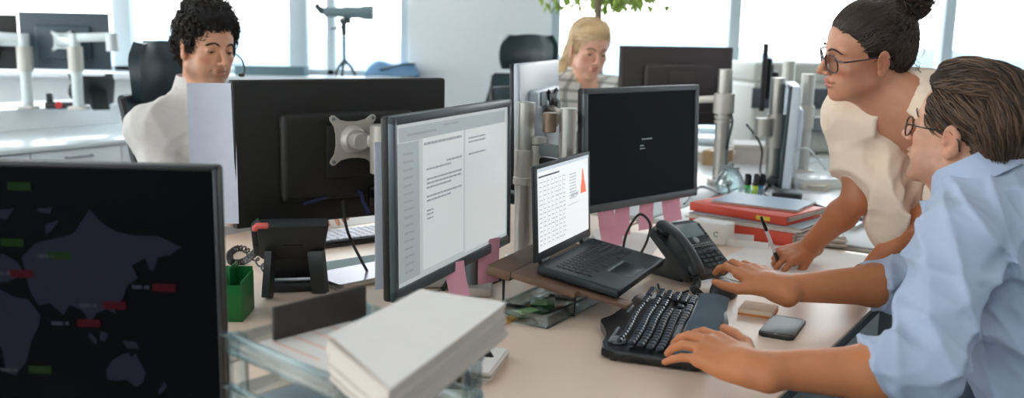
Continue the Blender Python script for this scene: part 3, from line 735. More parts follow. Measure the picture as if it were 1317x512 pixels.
# ------------------------------------------------------------------ green box, mouse, phone, pads, papers
g0, g1 = atz(281, 417, DZ), atz(323, 412, DZ)
gr = empty('desk_box', 'small green plastic pen box behind the world-map monitor edge', 'box', ((g0 + g1) / 2 + Vector((-.03, .05, 0))), R_(2))
GW = (g1 - g0).length + .02; GH = .085; m = MB()
for c, s_ in (((0, 0, .002), (GW, .1, .004)), ((0, -.049, GH * .45), (GW, .003, GH * .9)), ((0, .049, GH * .55), (GW, .003, GH * 1.1)), ((-GW / 2, 0, GH * .5), (.003, .1, GH)), ((GW / 2, 0, GH * .5), (.003, .1, GH)), ((GW * .1, .02, GH * .62), (.003, .06, GH * 1.2))): m.box(c, s_, .001)
obj('box_shell', m, M_green, gr)

mo = atz(930, 380, DZ); mr = empty('computer_mouse', 'black computer mouse under the hand of the man in blue', 'mouse', (mo.x, mo.y, DZ), RU + PI / 2 + .25)
m = MB(); vs = []
def mouse_fn(a, b):
    y = -.052 + .104 * b; w = .031 * math.sin(PI * min(max(b * .86 + .1, .02), .98)) ** .5; h = .034 * math.sin(PI * min(max(b * .8 + .12, .02), .98)) ** .8
    th = PI * a; return (-w * math.cos(th), y, .003 + h * math.sin(th) ** .8)
m.sheet(mouse_fn, 14, 16, .002); obj('shell', m, M_black, mr)
obj('wheel', MB().cyl((-.004, .028, .026), (.004, .028, .026), .009, n=16), M_grey, mr)
obj('base', MB().prism([(.029 * math.sin(PI * min(max(b * .86 + .1, .02), .98)) ** .5 * sg, -.05 + .1 * b) for sg, rng in ((1, range(13)), (-1, range(12, -1, -1))) for b in [k / 12 for k in rng]], .004), M_blackgloss, mr)

ph = [atz(973, 432, DZ), atz(995, 408, DZ), atz(1039, 414, DZ), atz(1018, 443, DZ)]
pc_ = sum(ph, Vector()) / 4; e1 = ((ph[1] - ph[0]) + (ph[2] - ph[3])) / 2; e2 = ((ph[2] - ph[1]) + (ph[3] - ph[0])) / 2
sr = empty('smartphone', 'black smartphone lying face up near the desk edge', 'phone', (pc_.x, pc_.y, DZ), math.atan2(e1.y, e1.x))
LP, WP = .142, .07
obj('body', MB().prism(rrect(LP, WP, .01), .0085, bev=.003), M_black, sr)
obj('screen', MB().prism(rrect(LP - .024, WP - .006, .004), .0006, T(.0, 0, .0082)), mat('phone_glass', (22, 34, 40), .3, spec=.14), sr)
obj('speaker_slot', MB().box((LP / 2 - .006, 0, .0088), (.002, .014, .0006)), M_grey, sr); obj('home_button', MB().cyl((-LP / 2 + .006, 0, .0083), (-LP / 2 + .006, 0, .009), .0035, n=14), M_grey, sr)

po = atz(975, 402, DZ); nr = empty('note_pad', 'small block of cream notes with an orange lower edge beside the smartphone', 'note pad', (po.x, po.y, DZ), RU - PI / 2 + .15)
obj('sheets', MB().box((0, 0, .009), (.074, .074, .009), .0008), mat('cream_notes', (246, 226, 200), .8), nr); obj('backing_sheets', MB().box((0, 0, .0025), (.0742, .0742, .005), .0005), mat('orange_notes', (232, 150, 84), .8), nr)

n0, n1, n2 = atz(1000, 371, DZ), atz(1098, 365, DZ), atz(1062, 340, DZ); n3 = n0 + (n2 - n1)
nr = empty('notepad', 'open white notepad under the writing hand of the standing woman', 'notepad', ((n0 + n2) / 2).xy.to_3d() + Vector((0, 0, DZ)), math.atan2((n1 - n0).y, (n1 - n0).x))
ln_ = (n1 - n0).length; wd_ = (n2 - n1).length
obj('sheets', MB().box((0, 0, .007), (ln_, wd_, .012), .001), M_paper, nr); obj('cover', MB().box((0, 0, .0005), (ln_ + .003, wd_ + .003, .001)), mat('grey_card', (150, 150, 148), .8), nr)
m = MB().sheet(lambda a, b: (-ln_ / 2 + ln_ * a, -wd_ / 2 + wd_ * b, .0135 + .004 * a * a), 10, 4, .0003); obj('page', m, M_paper, nr)
c = atz(984, 356, DZ); cr_ = empty('calculator', 'small pale calculator with a grey-green display by the notepad', 'calculator', (c.x, c.y, DZ), RU + .5)
obj('case', MB().box((0, 0, .005), (.09, .06, .01), .003), mat('pale_calculator', (222, 222, 216), .5), cr_); obj('display', MB().box((-.02, 0, .0103), (.034, .046, .001)), mat('calculator_lcd', (112, 124, 108), .3), cr_)
m = MB()
for i in range(3):
    for j in range(4): m.box((.008 + i * .013, -.019 + j * .0125, .0105), (.009, .009, .003), .001, seg=1)
obj('buttons', m, M_phk, cr_)

def flat_sheet(name, label, c, w, h, rz, mt=M_paper, curl=.004, cat='paper', group=None, th=.0006, z=0):
    return obj(name, MB().sheet(lambda a, b: (-w / 2 + w * a, -h / 2 + h * b, .001 + curl * (abs(a - .5) * 2) ** 3 * b), 10, 8, th), mt, None, label=label, cat=cat, group=group) if False else _fs(name, label, c, w, h, rz, mt, curl, cat, group, th)
def _fs(name, label, c, w, h, rz, mt, curl, cat, group, th):
    o = obj(name, MB().sheet(lambda a, b: (-w / 2 + w * a, -h / 2 + h * b, th / 2 + .0004 + curl * (abs(a - .5) * 2) ** 3 * b), 10, 8, th), mt, None, label=label, cat=cat, group=group)
    o.location = (c.x, c.y, c.z); o.rotation_euler = (0, 0, rz); return o
flat_sheet('paper_sheet', 'large white sheet lying beyond the notepad and pen', D(.70, -.27), .5, .36, RU, M_paper, .003)
flat_sheet('paper_sheet', 'white sheet lying below the pink notes of the login monitor', atz(800, 312, DZ), .3, .21, RU + .3, M_paper, .002)

# pen (held by the woman)
p0, p1 = atz(1003, 342, DZ + .02), aty(979, 279, 2.30)
d = (p1 - p0); pr_ = empty('pen', 'white and black ballpoint pen held by the standing woman', 'pen', p0); pr_.rotation_euler = d.to_track_quat('Z', 'Y').to_euler(); bpy.context.view_layer.update()
Lp = d.length; PENA, PENB = p0.copy(), p1.copy()
obj('barrel', MB().cyl((0, 0, .012), (0, 0, Lp * .72), .0042, .0046, n=14), mat('pen_white', (222, 214, 216), .35), pr_); obj('cap', MB().cyl((0, 0, Lp * .72), (0, 0, Lp), .0047, .004, n=14), M_blackgloss, pr_)
obj('tip', MB().cyl((0, 0, 0), (0, 0, .013), .0012, .004, n=12), M_black, pr_); obj('grip', MB().cyl((0, 0, .012), (0, 0, .045), .0049, n=14), M_black, pr_)

# clear plastic box with green cards, papers around it
bx = [atz(700, 419, DZ), atz(770, 384, DZ), atz(690, 385, DZ), atz(640, 405, DZ)]
e1 = bx[1] - bx[0]; c = (bx[0] + bx[1]) / 2
br = empty('clear_box', 'clear plastic box holding small green cards by the laptop', 'box', (c.x - .05, c.y + .01, DZ), math.atan2(e1.y, e1.x))
LB = e1.length + .0; m = MB()
for cc, ss in (((0, 0, .0015), (LB, .13, .003)), ((0, -.064, .014), (LB, .003, .028)), ((0, .064, .014), (LB, .003, .028)), ((-LB / 2, 0, .014), (.003, .13, .028)), ((LB / 2, 0, .014), (.003, .13, .028)), ((0, -.064, .028), (LB + .006, .01, .003)), ((0, .064, .028), (LB + .006, .01, .003))): m.box(cc, ss, .001)
obj('tray', m, M_acrylic, br)
def gcard(dx, dy, a, label, z):
    q = wm(br) @ Vector((dx, dy, z)); o = empty('card', label, 'card', q, br.rotation_euler.z + a)
    obj('card_back', MB().box((0, 0, .002), (.085, .055, .004), .001), mat('dark_green_card', (38, 84, 48), .4), o); obj('card_print', MB().box((.0, .004, .0044), (.05, .03, .0006)), mat('pale_green_print', (150, 190, 130), .5), o)
gcard(.02, .03, .5, 'green printed card lying inside the clear box', .0035); gcard(-.06, .02, -.3, 'darker green card at the camera end of the clear box', .0035)
def ruler():
    a, b = atz(632, 424, DZ), atz(668, 404, DZ); d = b - a
    o = empty('ruler', 'amber plastic ruler sticking out beside the paper stack', 'ruler', ((a + b) / 2).xy.to_3d() + Vector((0, 0, DZ)), math.atan2(d.y, d.x))
    obj('blade', MB().box((.04, 0, .0018), (.2, .022, .0035), .0008), mat('amber_plastic', (214, 150, 36), .3), o)
    m = MB()
    for k in range(18): m.box((-.05 + k * .01, .008, .0037), (.0012, .006 if k % 5 else .009, .0006))
    obj('scale_marks', m, mat('ruler_ink', (90, 60, 20), .6), o)
ruler()
def pile(name, label, c, w, h, th, rz, cat='paper stack', n=6, fan=.01, mt=M_paper, seed=1, curl=0):
    rnd = random.Random(seed); o = empty(name, label, cat, c, rz)
    m = MB(); t = th / n
    for k in range(n): m.box((rnd.uniform(-fan, fan), rnd.uniform(-fan, fan), t * (k + .5)), (w, h, t * .93), .0006, M=RZ(rnd.uniform(-fan, fan) * 2), seg=1)
    obj('sheets', m, M_paperedge, o)
    obj('top_sheet', MB().sheet(lambda a, b: (-w / 2 + w * a, -h / 2 + h * b, th + .0007 + curl * b * b), 6, 6, .0006), mt, o); return o
pile('paper_stack', 'white sheets half under the laptop stand behind the clear box', atz(745, 372, DZ), .16, .11, .006, RU + .4, n=3, seed=4)

# ------------------------------------------------------------------ clear letter tray with thick paper stack
TZ = .215
tA, tB = atz(292, 426, DZ + TZ), atz(446, 490, DZ + TZ)     # near upper rim
e1 = (tB - tA); trz2 = math.atan2(e1.y, e1.x); TL_ = e1.length
TD = .215
tc_ = tA + e1 / 2 + Vector((-math.sin(trz2), math.cos(trz2), 0)) * TD / 2
tray = empty('letter_tray', 'three-tier clear acrylic letter tray full of papers in front of the green box', 'letter tray', (tc_.x, tc_.y, DZ), trz2)
for lv in (0, 1, 2):
    z = .05 + lv * .068; m = MB()
    m.box((0, 0, z), (TL_, TD, .003), .001); m.box((0, -TD / 2, z + .014), (TL_, .005, .028), .0015); m.box((-TL_ / 2, 0, z + .012), (.005, TD, .024), .0015); m.box((TL_ / 2, 0, z + .012), (.005, TD, .024), .0015); m.box((0, TD / 2, z + .012), (TL_, .005, .024), .0015)
    m.box((0, -TD / 2 - .003, z + .027), (TL_ + .008, .012, .005), .0015)
    obj('shelf', m, M_acrylic, tray)
for sx in (-1, 1):
    for sy in (-1, 1):
        obj('leg', MB().box((sx * (TL_ / 2 - .012), sy * (TD / 2 - .008), .107), (.024, .016, .214), .003).cyl((sx * (TL_ / 2 - .012), sy * (TD / 2 - .008), 0), (sx * (TL_ / 2 - .012), sy * (TD / 2 - .008), .018), .012), M_acrylic, tray)
obj('divider', MB().box((-TL_ / 2 + .034, .012, .222), (.006, .15, .045), .002).box((.02, TD / 2 - .012, .222), (.09, .02, .036), .004), mat('brown_black_divider', (46, 40, 38), .5), tray, label='brown-black upright divider')
def tray_pt(x, y, z): return wm(tray) @ Vector((x, y, z))
pile('paper_stack', 'bluish papers on the lower shelf of the clear tray', tray_pt(.02, -.02, .1202), TL_ - .03, TD - .05, .012, trz2, seed=8, fan=.003, mt=mat('bluish_paper', (196, 212, 222), .7))
lw = pile('paper_stack', 'flat printed sheets in the top tray, in front of the brown divider', tray_pt(-.01, -.02, .1882), TL_ - .06, TD - .05, .008, trz2, seed=9, fan=.003)
m = MB()
for k in range(4): m.box((-.07 + .012 * k, .05 - k * .03, .0092), (.1, .006, .0004))
obj('print', m, mat('faint_red_print', (236, 208, 198), .8), lw)
# big stack on top
zt_ = 1.0
qs = [atz(503, 500, zt_), atz(652, 389, zt_), atz(540, 372, zt_), atz(424, 436, zt_)]
e1 = qs[1] - qs[0]; srz = math.atan2(e1.y, e1.x); cst = sum(qs, Vector()) / 4
bs = empty('paper_stack', 'thick tilted stack of white documents lying across the clear tray', 'paper stack', (cst.x, cst.y, zt_ - .045), srz)
iv = wm(bs).inverted(); lq = [iv @ q for q in qs]
m = MB(); rnd = random.Random(12)
for k in range(10):
    dx, dy = rnd.uniform(-.003, .003), rnd.uniform(-.003, .003)
    m.prism([(p.x + dx, p.y + dy) for p in lq], .0042, T(0, 0, k * .0044))
obj('sheets', m, M_paperedge, bs)
def topf(a, b):
    p = (lq[0] * (1 - a) + lq[1] * a) * (1 - b) + (lq[3] * (1 - a) + lq[2] * a) * b; return (p.x, p.y, .0447 + .006 * (1 - a) ** 2 * b)
obj('top_sheet', MB().sheet(topf, 10, 8, .0006), M_paper, bs)
# black folder and small papers under the stack
fo = atz(578, 500, DZ); fr2 = empty('folder', 'black curved file holder poking out below the thick paper stack', 'folder', (fo.x, fo.y, DZ), R_(-12))
m = MB(); m.prism([(-.16, 0), (.035, 0), (.04, .012), (.03, .035), (.0, .065), (-.06, .09), (-.16, .1)], .012, T(0, .01, 0) @ RX(PI / 2), bev=.002); m.prism([(-.16, 0), (.05, 0), (.055, .012), (.04, .035), (-.0, .06), (-.06, .085), (-.16, .09)], .008, T(0, .12, 0) @ RX(PI / 2), bev=.002); m.box((-.06, .06, .004), (.2, .12, .008), .002)
obj('holder', m, M_black, fr2)
pile('paper_stack', 'small white paper pile on the desk right of the black file holder', atz(606, 474, DZ), .13, .1, .02, srz + .1, n=4, seed=21, fan=.006)

# sticky notes hanging under monitors
def sticky(label, px, py0, px1, py1, Y, rz, seed, group='pink notes under the login monitor'):
    a = aty((px + px1) / 2, py0, Y); b = aty((px + px1) / 2, py1, Y); h = a.z - b.z; w = abs(aty(px1, py0, Y).x - aty(px, py0, Y).x) / max(.35, abs(math.cos(rz)))
    rnd = random.Random(seed); bend = rnd.uniform(.004, .016); sk = rnd.uniform(-.012, .012)
    o = obj('sticky_note', MB().sheet(lambda u, v: (-w / 2 + w * u + sk * v, -bend * v * v - .002 * math.sin(3 * u), -h * v), 6, 8, .0004), M_pink, None, label=label, cat='sticky note', group=group)
    o.location = a; o.rotation_euler = (0, 0, rz); return o
def ymon(px, left, rz):    # depth Y where the ray of column px meets a monitor's front plane
    e = Vector((math.cos(rz), math.sin(rz))); d = ray(px, 280); k = d.x / d.y
    # left.x + t e.x = k (left.y + t e.y)
    t = (k * left[1] - left[0]) / (e.x - k * e.y); return left[1] + t * e.y - .008
LG = ((.181, 2.465), R_(43.7)); DM = ((-.213, 1.615), R_(68.4))
for lab, a, b, c, d_, sd in (('pink note on the left end below the login monitor, topmost of two overlapping', 767, 266, 790, 292, 1), ('long pink note hanging behind the laptop screen corner', 768, 276, 797, 316, 2), ('pink note just right of the two overlapping ones', 790, 262, 811, 303, 3), ('pink note hanging beside the phone handset', 822, 255, 843, 294, 4), ('pink note slanting at the right end below the login monitor', 849, 250, 876, 284, 5)):
    sticky(lab, a, b, c, d_, ymon((a + c) / 2, *LG) - (.006 if sd == 1 else 0), LG[1], sd)
for lab, a, b, c, d_, sd in (('pink note below the document monitor, nearer the paper stack', 572, 337, 596, 381, 6), ('pink note below the document monitor, nearer the laptop', 617, 307, 643, 362, 7)):
    sticky(lab, a, b, c, d_, ymon((a + c) / 2, *DM) - .004, DM[1] - .5, sd, 'pink notes under the document monitor')
# papers stuck on monitors
def hung_paper(label, w, h, M, mt=M_paper, bend=.008):
    o = obj('paper_sheet', MB().sheet(lambda u, v: (-w / 2 + w * u, bend * math.sin(PI * u) - .004 * v, -h * v), 8, 8, .0005), mt, None, label=label, cat='paper'); o.matrix_basis = M; return o
M_bluepaper = mat('cool_white_paper', (214, 222, 238), .8)
e = Vector((math.cos(R_(34.1)), math.sin(R_(34.1)), 0))
q = aty(271, 107, 2.05); q2 = aty(271, 288, 2.05)
hung_paper('white sheet taped to the side of the big black monitor, before the man in white', .10, q.z - q2.z, T(*q) @ RZ(R_(14)), M_bluepaper)
q = aty(491, 183, 1.63); q2 = aty(491, 372, 1.63)
hung_paper('white sheet taped to the near side of the document monitor', .026, q.z - q2.z, T(*q) @ RZ(R_(10)), M_bluepaper, .004)

# ------------------------------------------------------------------ binders, carton, pens between the desks
def binder(label, c, w, d, h, rz, blue=True, page=True):
    o = empty('binder', label, 'binder', c, rz)
    m = MB(); m.box((0, -d / 2, h / 2), (w, .004, h), .0015).box((0, 0, .0015), (w, d, .003), .001).box((0, 0, h - .0015), (w, d, .003), .001); obj('cover', m, M_red, o)
    m = MB(); rnd = random.Random(h)
    for k in range(5): m.box((rnd.uniform(-.002, .008), .006 + rnd.uniform(-.004, .008), .004 + (h - .008) * (k + .5) / 5), (w - .016, d - .014, (h - .008) / 5 * .9), .0008, seg=1)
    obj('sheets', m, M_paperedge, o)
    return o
f0, f1 = atz(893, 290, DZ + .02), atz(1008, 318, DZ + .0); fz = math.atan2((f1 - f0).y, (f1 - f0).x); fw_ = (f1 - f0).length
nb = Vector((-math.sin(fz), math.cos(fz), 0)); fc = (f0 + f1) / 2 + nb * .13
b1 = binder('lower red ring binder of the stack behind the phone', (fc.x, fc.y, DZ), .34, .25, .042, fz)
pile('paper_stack', 'thin grey magazines between the two red binders', (fc.x + .01, fc.y + .005, DZ + .0425), .36, .26, .014, fz + .05, n=3, seed=31, mt=mat('grey_blue_cover', (150, 160, 168), .5))
b2 = binder('upper red folder on top of the binder stack', (fc.x + .0, fc.y + .03, DZ + .058), .33, .24, .026, fz - .04)
pile('paper_stack', 'blue-grey brochures lying on the upper red folder', (fc.x + .03, fc.y + .06, DZ + .0845), .27, .2, .006, fz + .12, n=2, seed=33, mt=mat('brochure_blue', (126, 148, 172), .4))
obj('yellow_tab', MB().box((.09, -.123, .012), (.045, .003, .012), .001), mat('yellow_tab', (232, 200, 60), .5), b2)
pile('paper_stack', 'loose fanned papers sticking out right of the red binders', (fc.x + .17 * math.cos(fz) + .02, fc.y + .17 * math.sin(fz) + .02, DZ), .14, .2, .035, fz + .5, n=5, seed=35, fan=.012)
q = atz(917, 312, DZ); cb = empty('carton', 'small white carton with a green emblem behind the phone', 'carton', (q.x, q.y + .02, DZ), fz + .1)
obj('box_shell', MB().box((0, 0, .03), (.11, .07, .06), .002), mat('white_card', (238, 238, 234), .6), cb)
m = MB(); m.tube([(.028 + .007 * math.cos(a), -.0357, .03 + .007 * math.sin(a)) for a in [R_(40) + k * R_(280) / 12 for k in range(13)]], .0014, 6); obj('emblem', m, mat('emblem_green', (40, 130, 90), .5), cb)
obj('flap', MB().box((.058, -.01, .03), (.003, .06, .056), .001), mat('white_card', (238, 238, 234), .6), cb)
q = atz(958, 314, DZ); h = empty('box_lid', 'open white card tray beside the carton', 'box', (q.x, q.y, DZ), fz + .35)
m = MB()
for cc, ss in (((0, 0, .001), (.14, .09, .002)), ((0, -.045, .01), (.14, .002, .02)), ((0, .045, .01), (.14, .002, .02)), ((-.07, 0, .01), (.002, .09, .02)), ((.07, 0, .01), (.002, .09, .02))): m.box(cc, ss)
obj('tray', m, mat('white_card', (238, 238, 234), .6), h)
# highlighters standing in a clear cup
q = atz(968, 262, DZ); cup = empty('pen_cup', 'small clear cup holding three highlighters', 'cup', q)
obj('cup_wall', MB().lathe([(.03, 0), (.034, .06), (.0325, .06), (.029, .003), (0, .003)], 24), M_acrylic, cup)
def hl(label, dx, dy, c, ax, ay):
    o = empty('highlighter', label, 'highlighter', (q.x + dx, q.y + dy, DZ + .004)); o.rotation_euler = (ax, ay, 0); bpy.context.view_layer.update()
    obj('barrel', MB().cyl((0, 0, 0), (0, 0, .065), .0105, n=16), mat('hl_' + label.split()[0], c, .35), o); obj('cap', MB().cyl((0, 0, .065), (0, 0, .108), .0112, .0095, n=16).box((.012, 0, .085), (.003, .006, .035), .001), M_blackgloss, o)
hl('green highlighter with a black cap in the clear cup', -.019, 0, (60, 190, 80), 0, -.05); hl('yellow-green highlighter with a black cap in the clear cup', .0, -.012, (196, 220, 50), 0, .05); hl('blue highlighter with a black cap in the clear cup', .019, .004, (50, 140, 200), .03, .12)
flat_sheet('paper_sheet', 'pink sheet lying beside the highlighter cup', atz(997, 268, DZ), .12, .08, fz, M_pink, .002)
q = atz(1012, 255, DZ); o = empty('hand_scanner', 'small black handset lying on the white desk near the pink sheet', 'device', (q.x, q.y, DZ), fz + .2)
obj('body', MB().prism(rrect(.11, .05, .018), .022, bev=.006), M_black, o); obj('pad', MB().prism(rrect(.05, .03, .01), .003, T(.015, 0, .021)), M_grey, o)
# ------------------------------------------------------------------ task chairs
M_leather = mat('dark_teal_leather', (22, 44, 54), .4, var=.12, bump=.1, bscale=220); M_mesh = mat('teal_mesh', (34, 58, 66), .6, bump=.5, bscale=700); M_bluefab = mat('blue_seat_fabric', (58, 96, 150), .8, bump=.3, bscale=600)
def make_chair(label, loc, rz, m1=M_leather, m2=M_mesh, head=True, zh=0., recl=.12):
    # +y is forward
    r = empty('task_chair', label, 'chair', loc, rz)
    m = MB()
    for k in range(5):
        a = 2 * PI * k / 5 + .3; m.tube([(0, 0, .1), (math.cos(a) * .15, math.sin(a) * .15, .095), (math.cos(a) * .3, math.sin(a) * .3, .075)], [.03, .022, .014], 8)
    obj('star_base', m, M_black, r)
    for k in range(5):
        a = 2 * PI * k / 5 + .3; c = (math.cos(a) * .3, math.sin(a) * .3)
        obj('caster', MB().cyl((c[0] - .012, c[1], .029), (c[0] + .012, c[1], .029), .028, n=16).cyl((c[0], c[1], .03), (c[0], c[1], .078), .008, n=8), M_black, r)
    obj('gas_column', MB().cyl((0, 0, .08), (0, 0, .3), .027).cyl((0, 0, .28), (0, 0, .42), .018), M_chrome, r)
    m = MB(); m.box((0, .02, .425), (.2, .24, .04), .012); obj('mechanism', m, M_black, r)
    def seat(a, b):
        x = (a - .5) * .48; y = -.22 + .46 * b; return (x, y, .475 - .02 * math.cos((a - .5) * PI) - .03 * max(0, b - .8) * 5 * (b - .8) * 5 + .01)
    obj('seat', MB().sheet(seat, 12, 12, .05), m2 if m2 is M_bluefab else m1, r)
    def back(a, b):
        w = .21 + .03 * math.sin(PI * min(1, b * 1.2)); x = (a - .5) * 2 * w; y = -.25 - recl * b + .06 * (2 * a - 1) ** 2 + .03 * math.sin(b * PI * 1.5); return (x, y, .56 + .53 * b)
    obj('backrest', MB().sheet(back, 14, 14, .03), m2, r)
    m = MB()
    for sx in (-1, 1): m.tube([back(.5 + .5 * sx, k / 8) for k in range(9)], .014, 8)
    m.tube([back(k / 10, 1) for k in range(11)], .014, 8); m.tube([back(k / 10, 0) for k in range(11)], .014, 8)
    for k in range(7): m.tube([(Vector(back(.08 + .14 * k, q / 6)) + Vector((0, -.017, 0))) for q in range(7)], .005, 6)
    obj('back_frame', m, M_black, r)
    m = MB(); m.tube([(0, -.02, .43), (0, -.24, .45), (0, -.33 - recl * .2, .62), (0, -.31 - recl * .8, .95)], .022, 10, 5); obj('back_support', m, M_black, r)
    for sx in (-1, 1):
        m = MB(); m.tube([(sx * .2, .0, .44), (sx * .29, -.01, .46), (sx * .3, -.02, .6), (sx * .29, -.02, .665)], .014, 8, 4); m.box((sx * .285, .02, .675), (.07, .25, .025), .011, seg=3); obj('armrest', m, M_black, r)
    if head:
        y0 = -.27 - recl
        def hd(a, b):
            w = .155 + .015 * math.sin(PI * b) - .03 * max(0, b - .75) * 4; x = (a - .5) * 2 * w; return (x, y0 + .06 * (2 * a - 1) ** 2 + .02 * math.sin(b * PI) - .02 * b, 1.13 + zh + .19 * b)
        obj('headrest', MB().sheet(hd, 14, 10, .035), m1, r)
        m = MB(); m.tube([(0, -.31 - recl * .8, .9), (0, y0 - .06, 1.05), (0, y0 - .055, 1.22 + zh)], .016, 8, 4); m.box((0, y0 - .06, 1.25 + zh), (.05, .02, .15), .004); obj('headrest_bracket', m, M_black, r)
    return r
# chair of the man in the white shirt
CH_L = aty(222, 95, 3.22)
make_chair('dark teal high-backed task chair behind the man in the white shirt', (CH_L.x + .30, CH_L.y - .18, 0), R_(-120), zh=-.05)
q = aty(664, 75, 4.7)
make_chair('empty dark teal task chair with a headrest by the white pillar', (q.x - .06, q.y + .3, 0), R_(158), zh=.0)
# ------------------------------------------------------------------ window-side counter at the left with two monitors
cz = .73
L0, L1 = atz(0, 193, cz), atz(165, 178, cz)
dv = (L1 - L0).normalized(); rzc = math.atan2(dv.y, dv.x); nv = Vector((-dv.y, dv.x, 0)); midc = L0 + dv * .15
cr = empty('cabinet', 'long white storage cabinet with grey handles at the left below the twin monitors', 'cabinet', midc + nv * .4 + Vector((0, 0, -cz)), rzc)
CLn = 2.0
obj('worktop', MB().box((0, 0, cz - .0125), (CLn + .04, .82, .025), .004), mat('white_gloss_top', (232, 238, 240), .16), cr)
obj('raised_shelf', MB().box((0, .62, .435), (CLn + .02, .5, .83), .004), M_white, cr)
obj('body', MB().box((0, .01, .37), (CLn, .77, .66)).box((0, .02, .03), (CLn - .06, .7, .06)), M_white, cr)
for k in range(4):
    x = -CLn / 2 + (k + .5) * CLn / 4
    dr = obj('door', MB().box((x, -.385, .38), (CLn / 4 - .006, .02, .63), .003), M_white, cr); obj('handle', MB().tube([(x - .07, -.396, .66), (x - .07, -.418, .66), (x + .07, -.418, .66), (x + .07, -.396, .66)], .005, 8), M_grey, dr)
def cpt(x, y, z=cz): return wm(cr) @ Vector((x, y, z))
r, s, X = monitor('computer_monitor', 'blue-grey backed monitor on a white arm at the left window', .5, .32, (aty(25, 16, 5.42).x, aty(25, 16, 5.42).y), R_(3), aty(25, 15, 5.42).z, 0, screen_mat('lit_screen', (205, 214, 220), .8), flip=True, back=mat('blue_grey_back', (62, 78, 88), .45))
lm1 = r; q = aty(-60, 20, 4.75)
r, s, X = monitor('computer_monitor', 'dark monitor cut by the left picture edge, its back to us by the window', .5, .31, (aty(-93, 20, 5.42).x, 5.42), R_(2), aty(20, 19, 5.42).z, 0, screen_mat('lit_screen', (205, 214, 220), .8), flip=True)
lm2 = r
M_warm = mat('white_metal_arm', (206, 214, 216), .35, .2)
for px, pyb, mon, lab in ((38, 160, lm2, 'white monitor arm post left of the blue-grey monitor'), (102, 152, lm1, 'white monitor arm post in front of the blue-grey monitor')):
    b = aty(px, pyb, 5.3); b.z = .85; arm = empty('monitor_arm', lab, 'monitor arm', b)
    zt = aty(px - 4, 43, b.y).z; post(arm, b, zt, .03, M_warm, collar=[(aty(px, 92, b.y).z, .14, .042)])
    M = vesa_plate(arm, mon, .16, .056, M_warm); t = M @ Vector((0, 0, .03)); zz = t.z
    arm_bar(arm, (b.x, b.y, zz), t, .04, .05, M_warm)
    ox = .22 if mon is lm1 else -.18; arm_bar(arm, (b.x, b.y, zz + .02), (b.x + ox, b.y - .02, zz + .03), .04, .05, M_warm, 'side_arm'); arm_joint(arm, (b.x + ox, b.y - .02), zz - .05, zz + .05, .035, M_warm)
# desk phone on the counter
q = aty(128, 142, 5.45); r, pX = phone('dark desk phone on the white counter at the left window', (q.x, q.y, .85), R_(-150), R_(50)); r.scale = (1.0,) * 3
q = aty(84, 140, 5.4); q.z = .85; o = empty('stapler_dock', 'small dark clutter dock with a red button between the white arm posts', 'device', q, .2)
obj('dock', MB().box((0, 0, .02), (.2, .09, .04), .01).box((-.08, 0, .06), (.03, .04, .06), .006), M_black, o); obj('button', MB().cyl((-.02, -.046, .025), (-.02, -.06, .025), .02), mat('signal_red', (200, 30, 36), .4), o, label='red button')
obj('microphone', MB().tube([(.05, 0, .03), (.05, 0, .12), (.03, 0, .2)], .006, 8, 4).ell((.05, 0, .1), (.03, .03, .05)), M_black, o)
q = atz(70, 118, cz + .12) if False else atz(64, 140, cz)
flat_sheet('paper_sheet', 'blue-white papers lying behind the clutter on the left counter', cpt(-.05, .66, .85), .3, .22, .3, M_bluepaper, .004)
q = cpt(-.72, .62, .85); o = empty('document_box', 'cream storage box on the counter at the left picture edge', 'box', q, rzc); obj('box_shell', MB().box((0, 0, .07), (.3, .22, .14), .008), mat('cream_box', (226, 226, 216), .6), o); obj('lid', MB().box((0, 0, .15), (.31, .23, .03), .006), mat('cream_box', (226, 226, 216), .6), o)
# telescope on the ledge
q = aty(443, 97, YW - .2); tz = SL; k = 1.0
o = empty('telescope', 'grey spotting scope on a small tripod on the window ledge', 'telescope', (q.x, YW - .2, tz), 0)
zt = aty(449, 16, YW - .2).z - tz
M_scope = mat('scope_grey', (108, 128, 132), .5); M_scd = mat('scope_dark', (48, 62, 66), .45)
obj('tube', MB().lathe([(.03, -.18), (.036, -.17), (.036, -.05), (.042, -.03), (.042, .08), (.05, .1), (.052, .17), (.046, .17), (.044, .165), (0, .165)], 24, T(0.04, 0, zt) @ RY(PI / 2)), M_scope, o)
obj('eyepiece', MB().cyl((-.14, 0, zt), (-.17, 0, zt + .015), .026).cyl((-.165, 0, zt + .01), (-.2, 0, zt + .05), .021), M_scd, o)
obj('tripod_head', MB().box((.01, 0, zt - .06), (.08, .05, .04), .006).cyl((.0, 0, zt - .16), (0, 0, zt - .06), .02).cyl((-.0, -.02, zt - .1), (-.08, -.06, zt - .12), .007), M_scd, o)
obj('column', MB().cyl((0, 0, .08), (0, 0, zt - .1), .011), M_scd, o)
for k in range(3):
    a = k * 2 * PI / 3 + .5; obj('leg', MB().tube([(0, 0, .12), (math.cos(a) * .05, math.sin(a) * .05, .07), (math.cos(a) * .085, math.sin(a) * .085, .008)], .011, 8), M_scd, o)
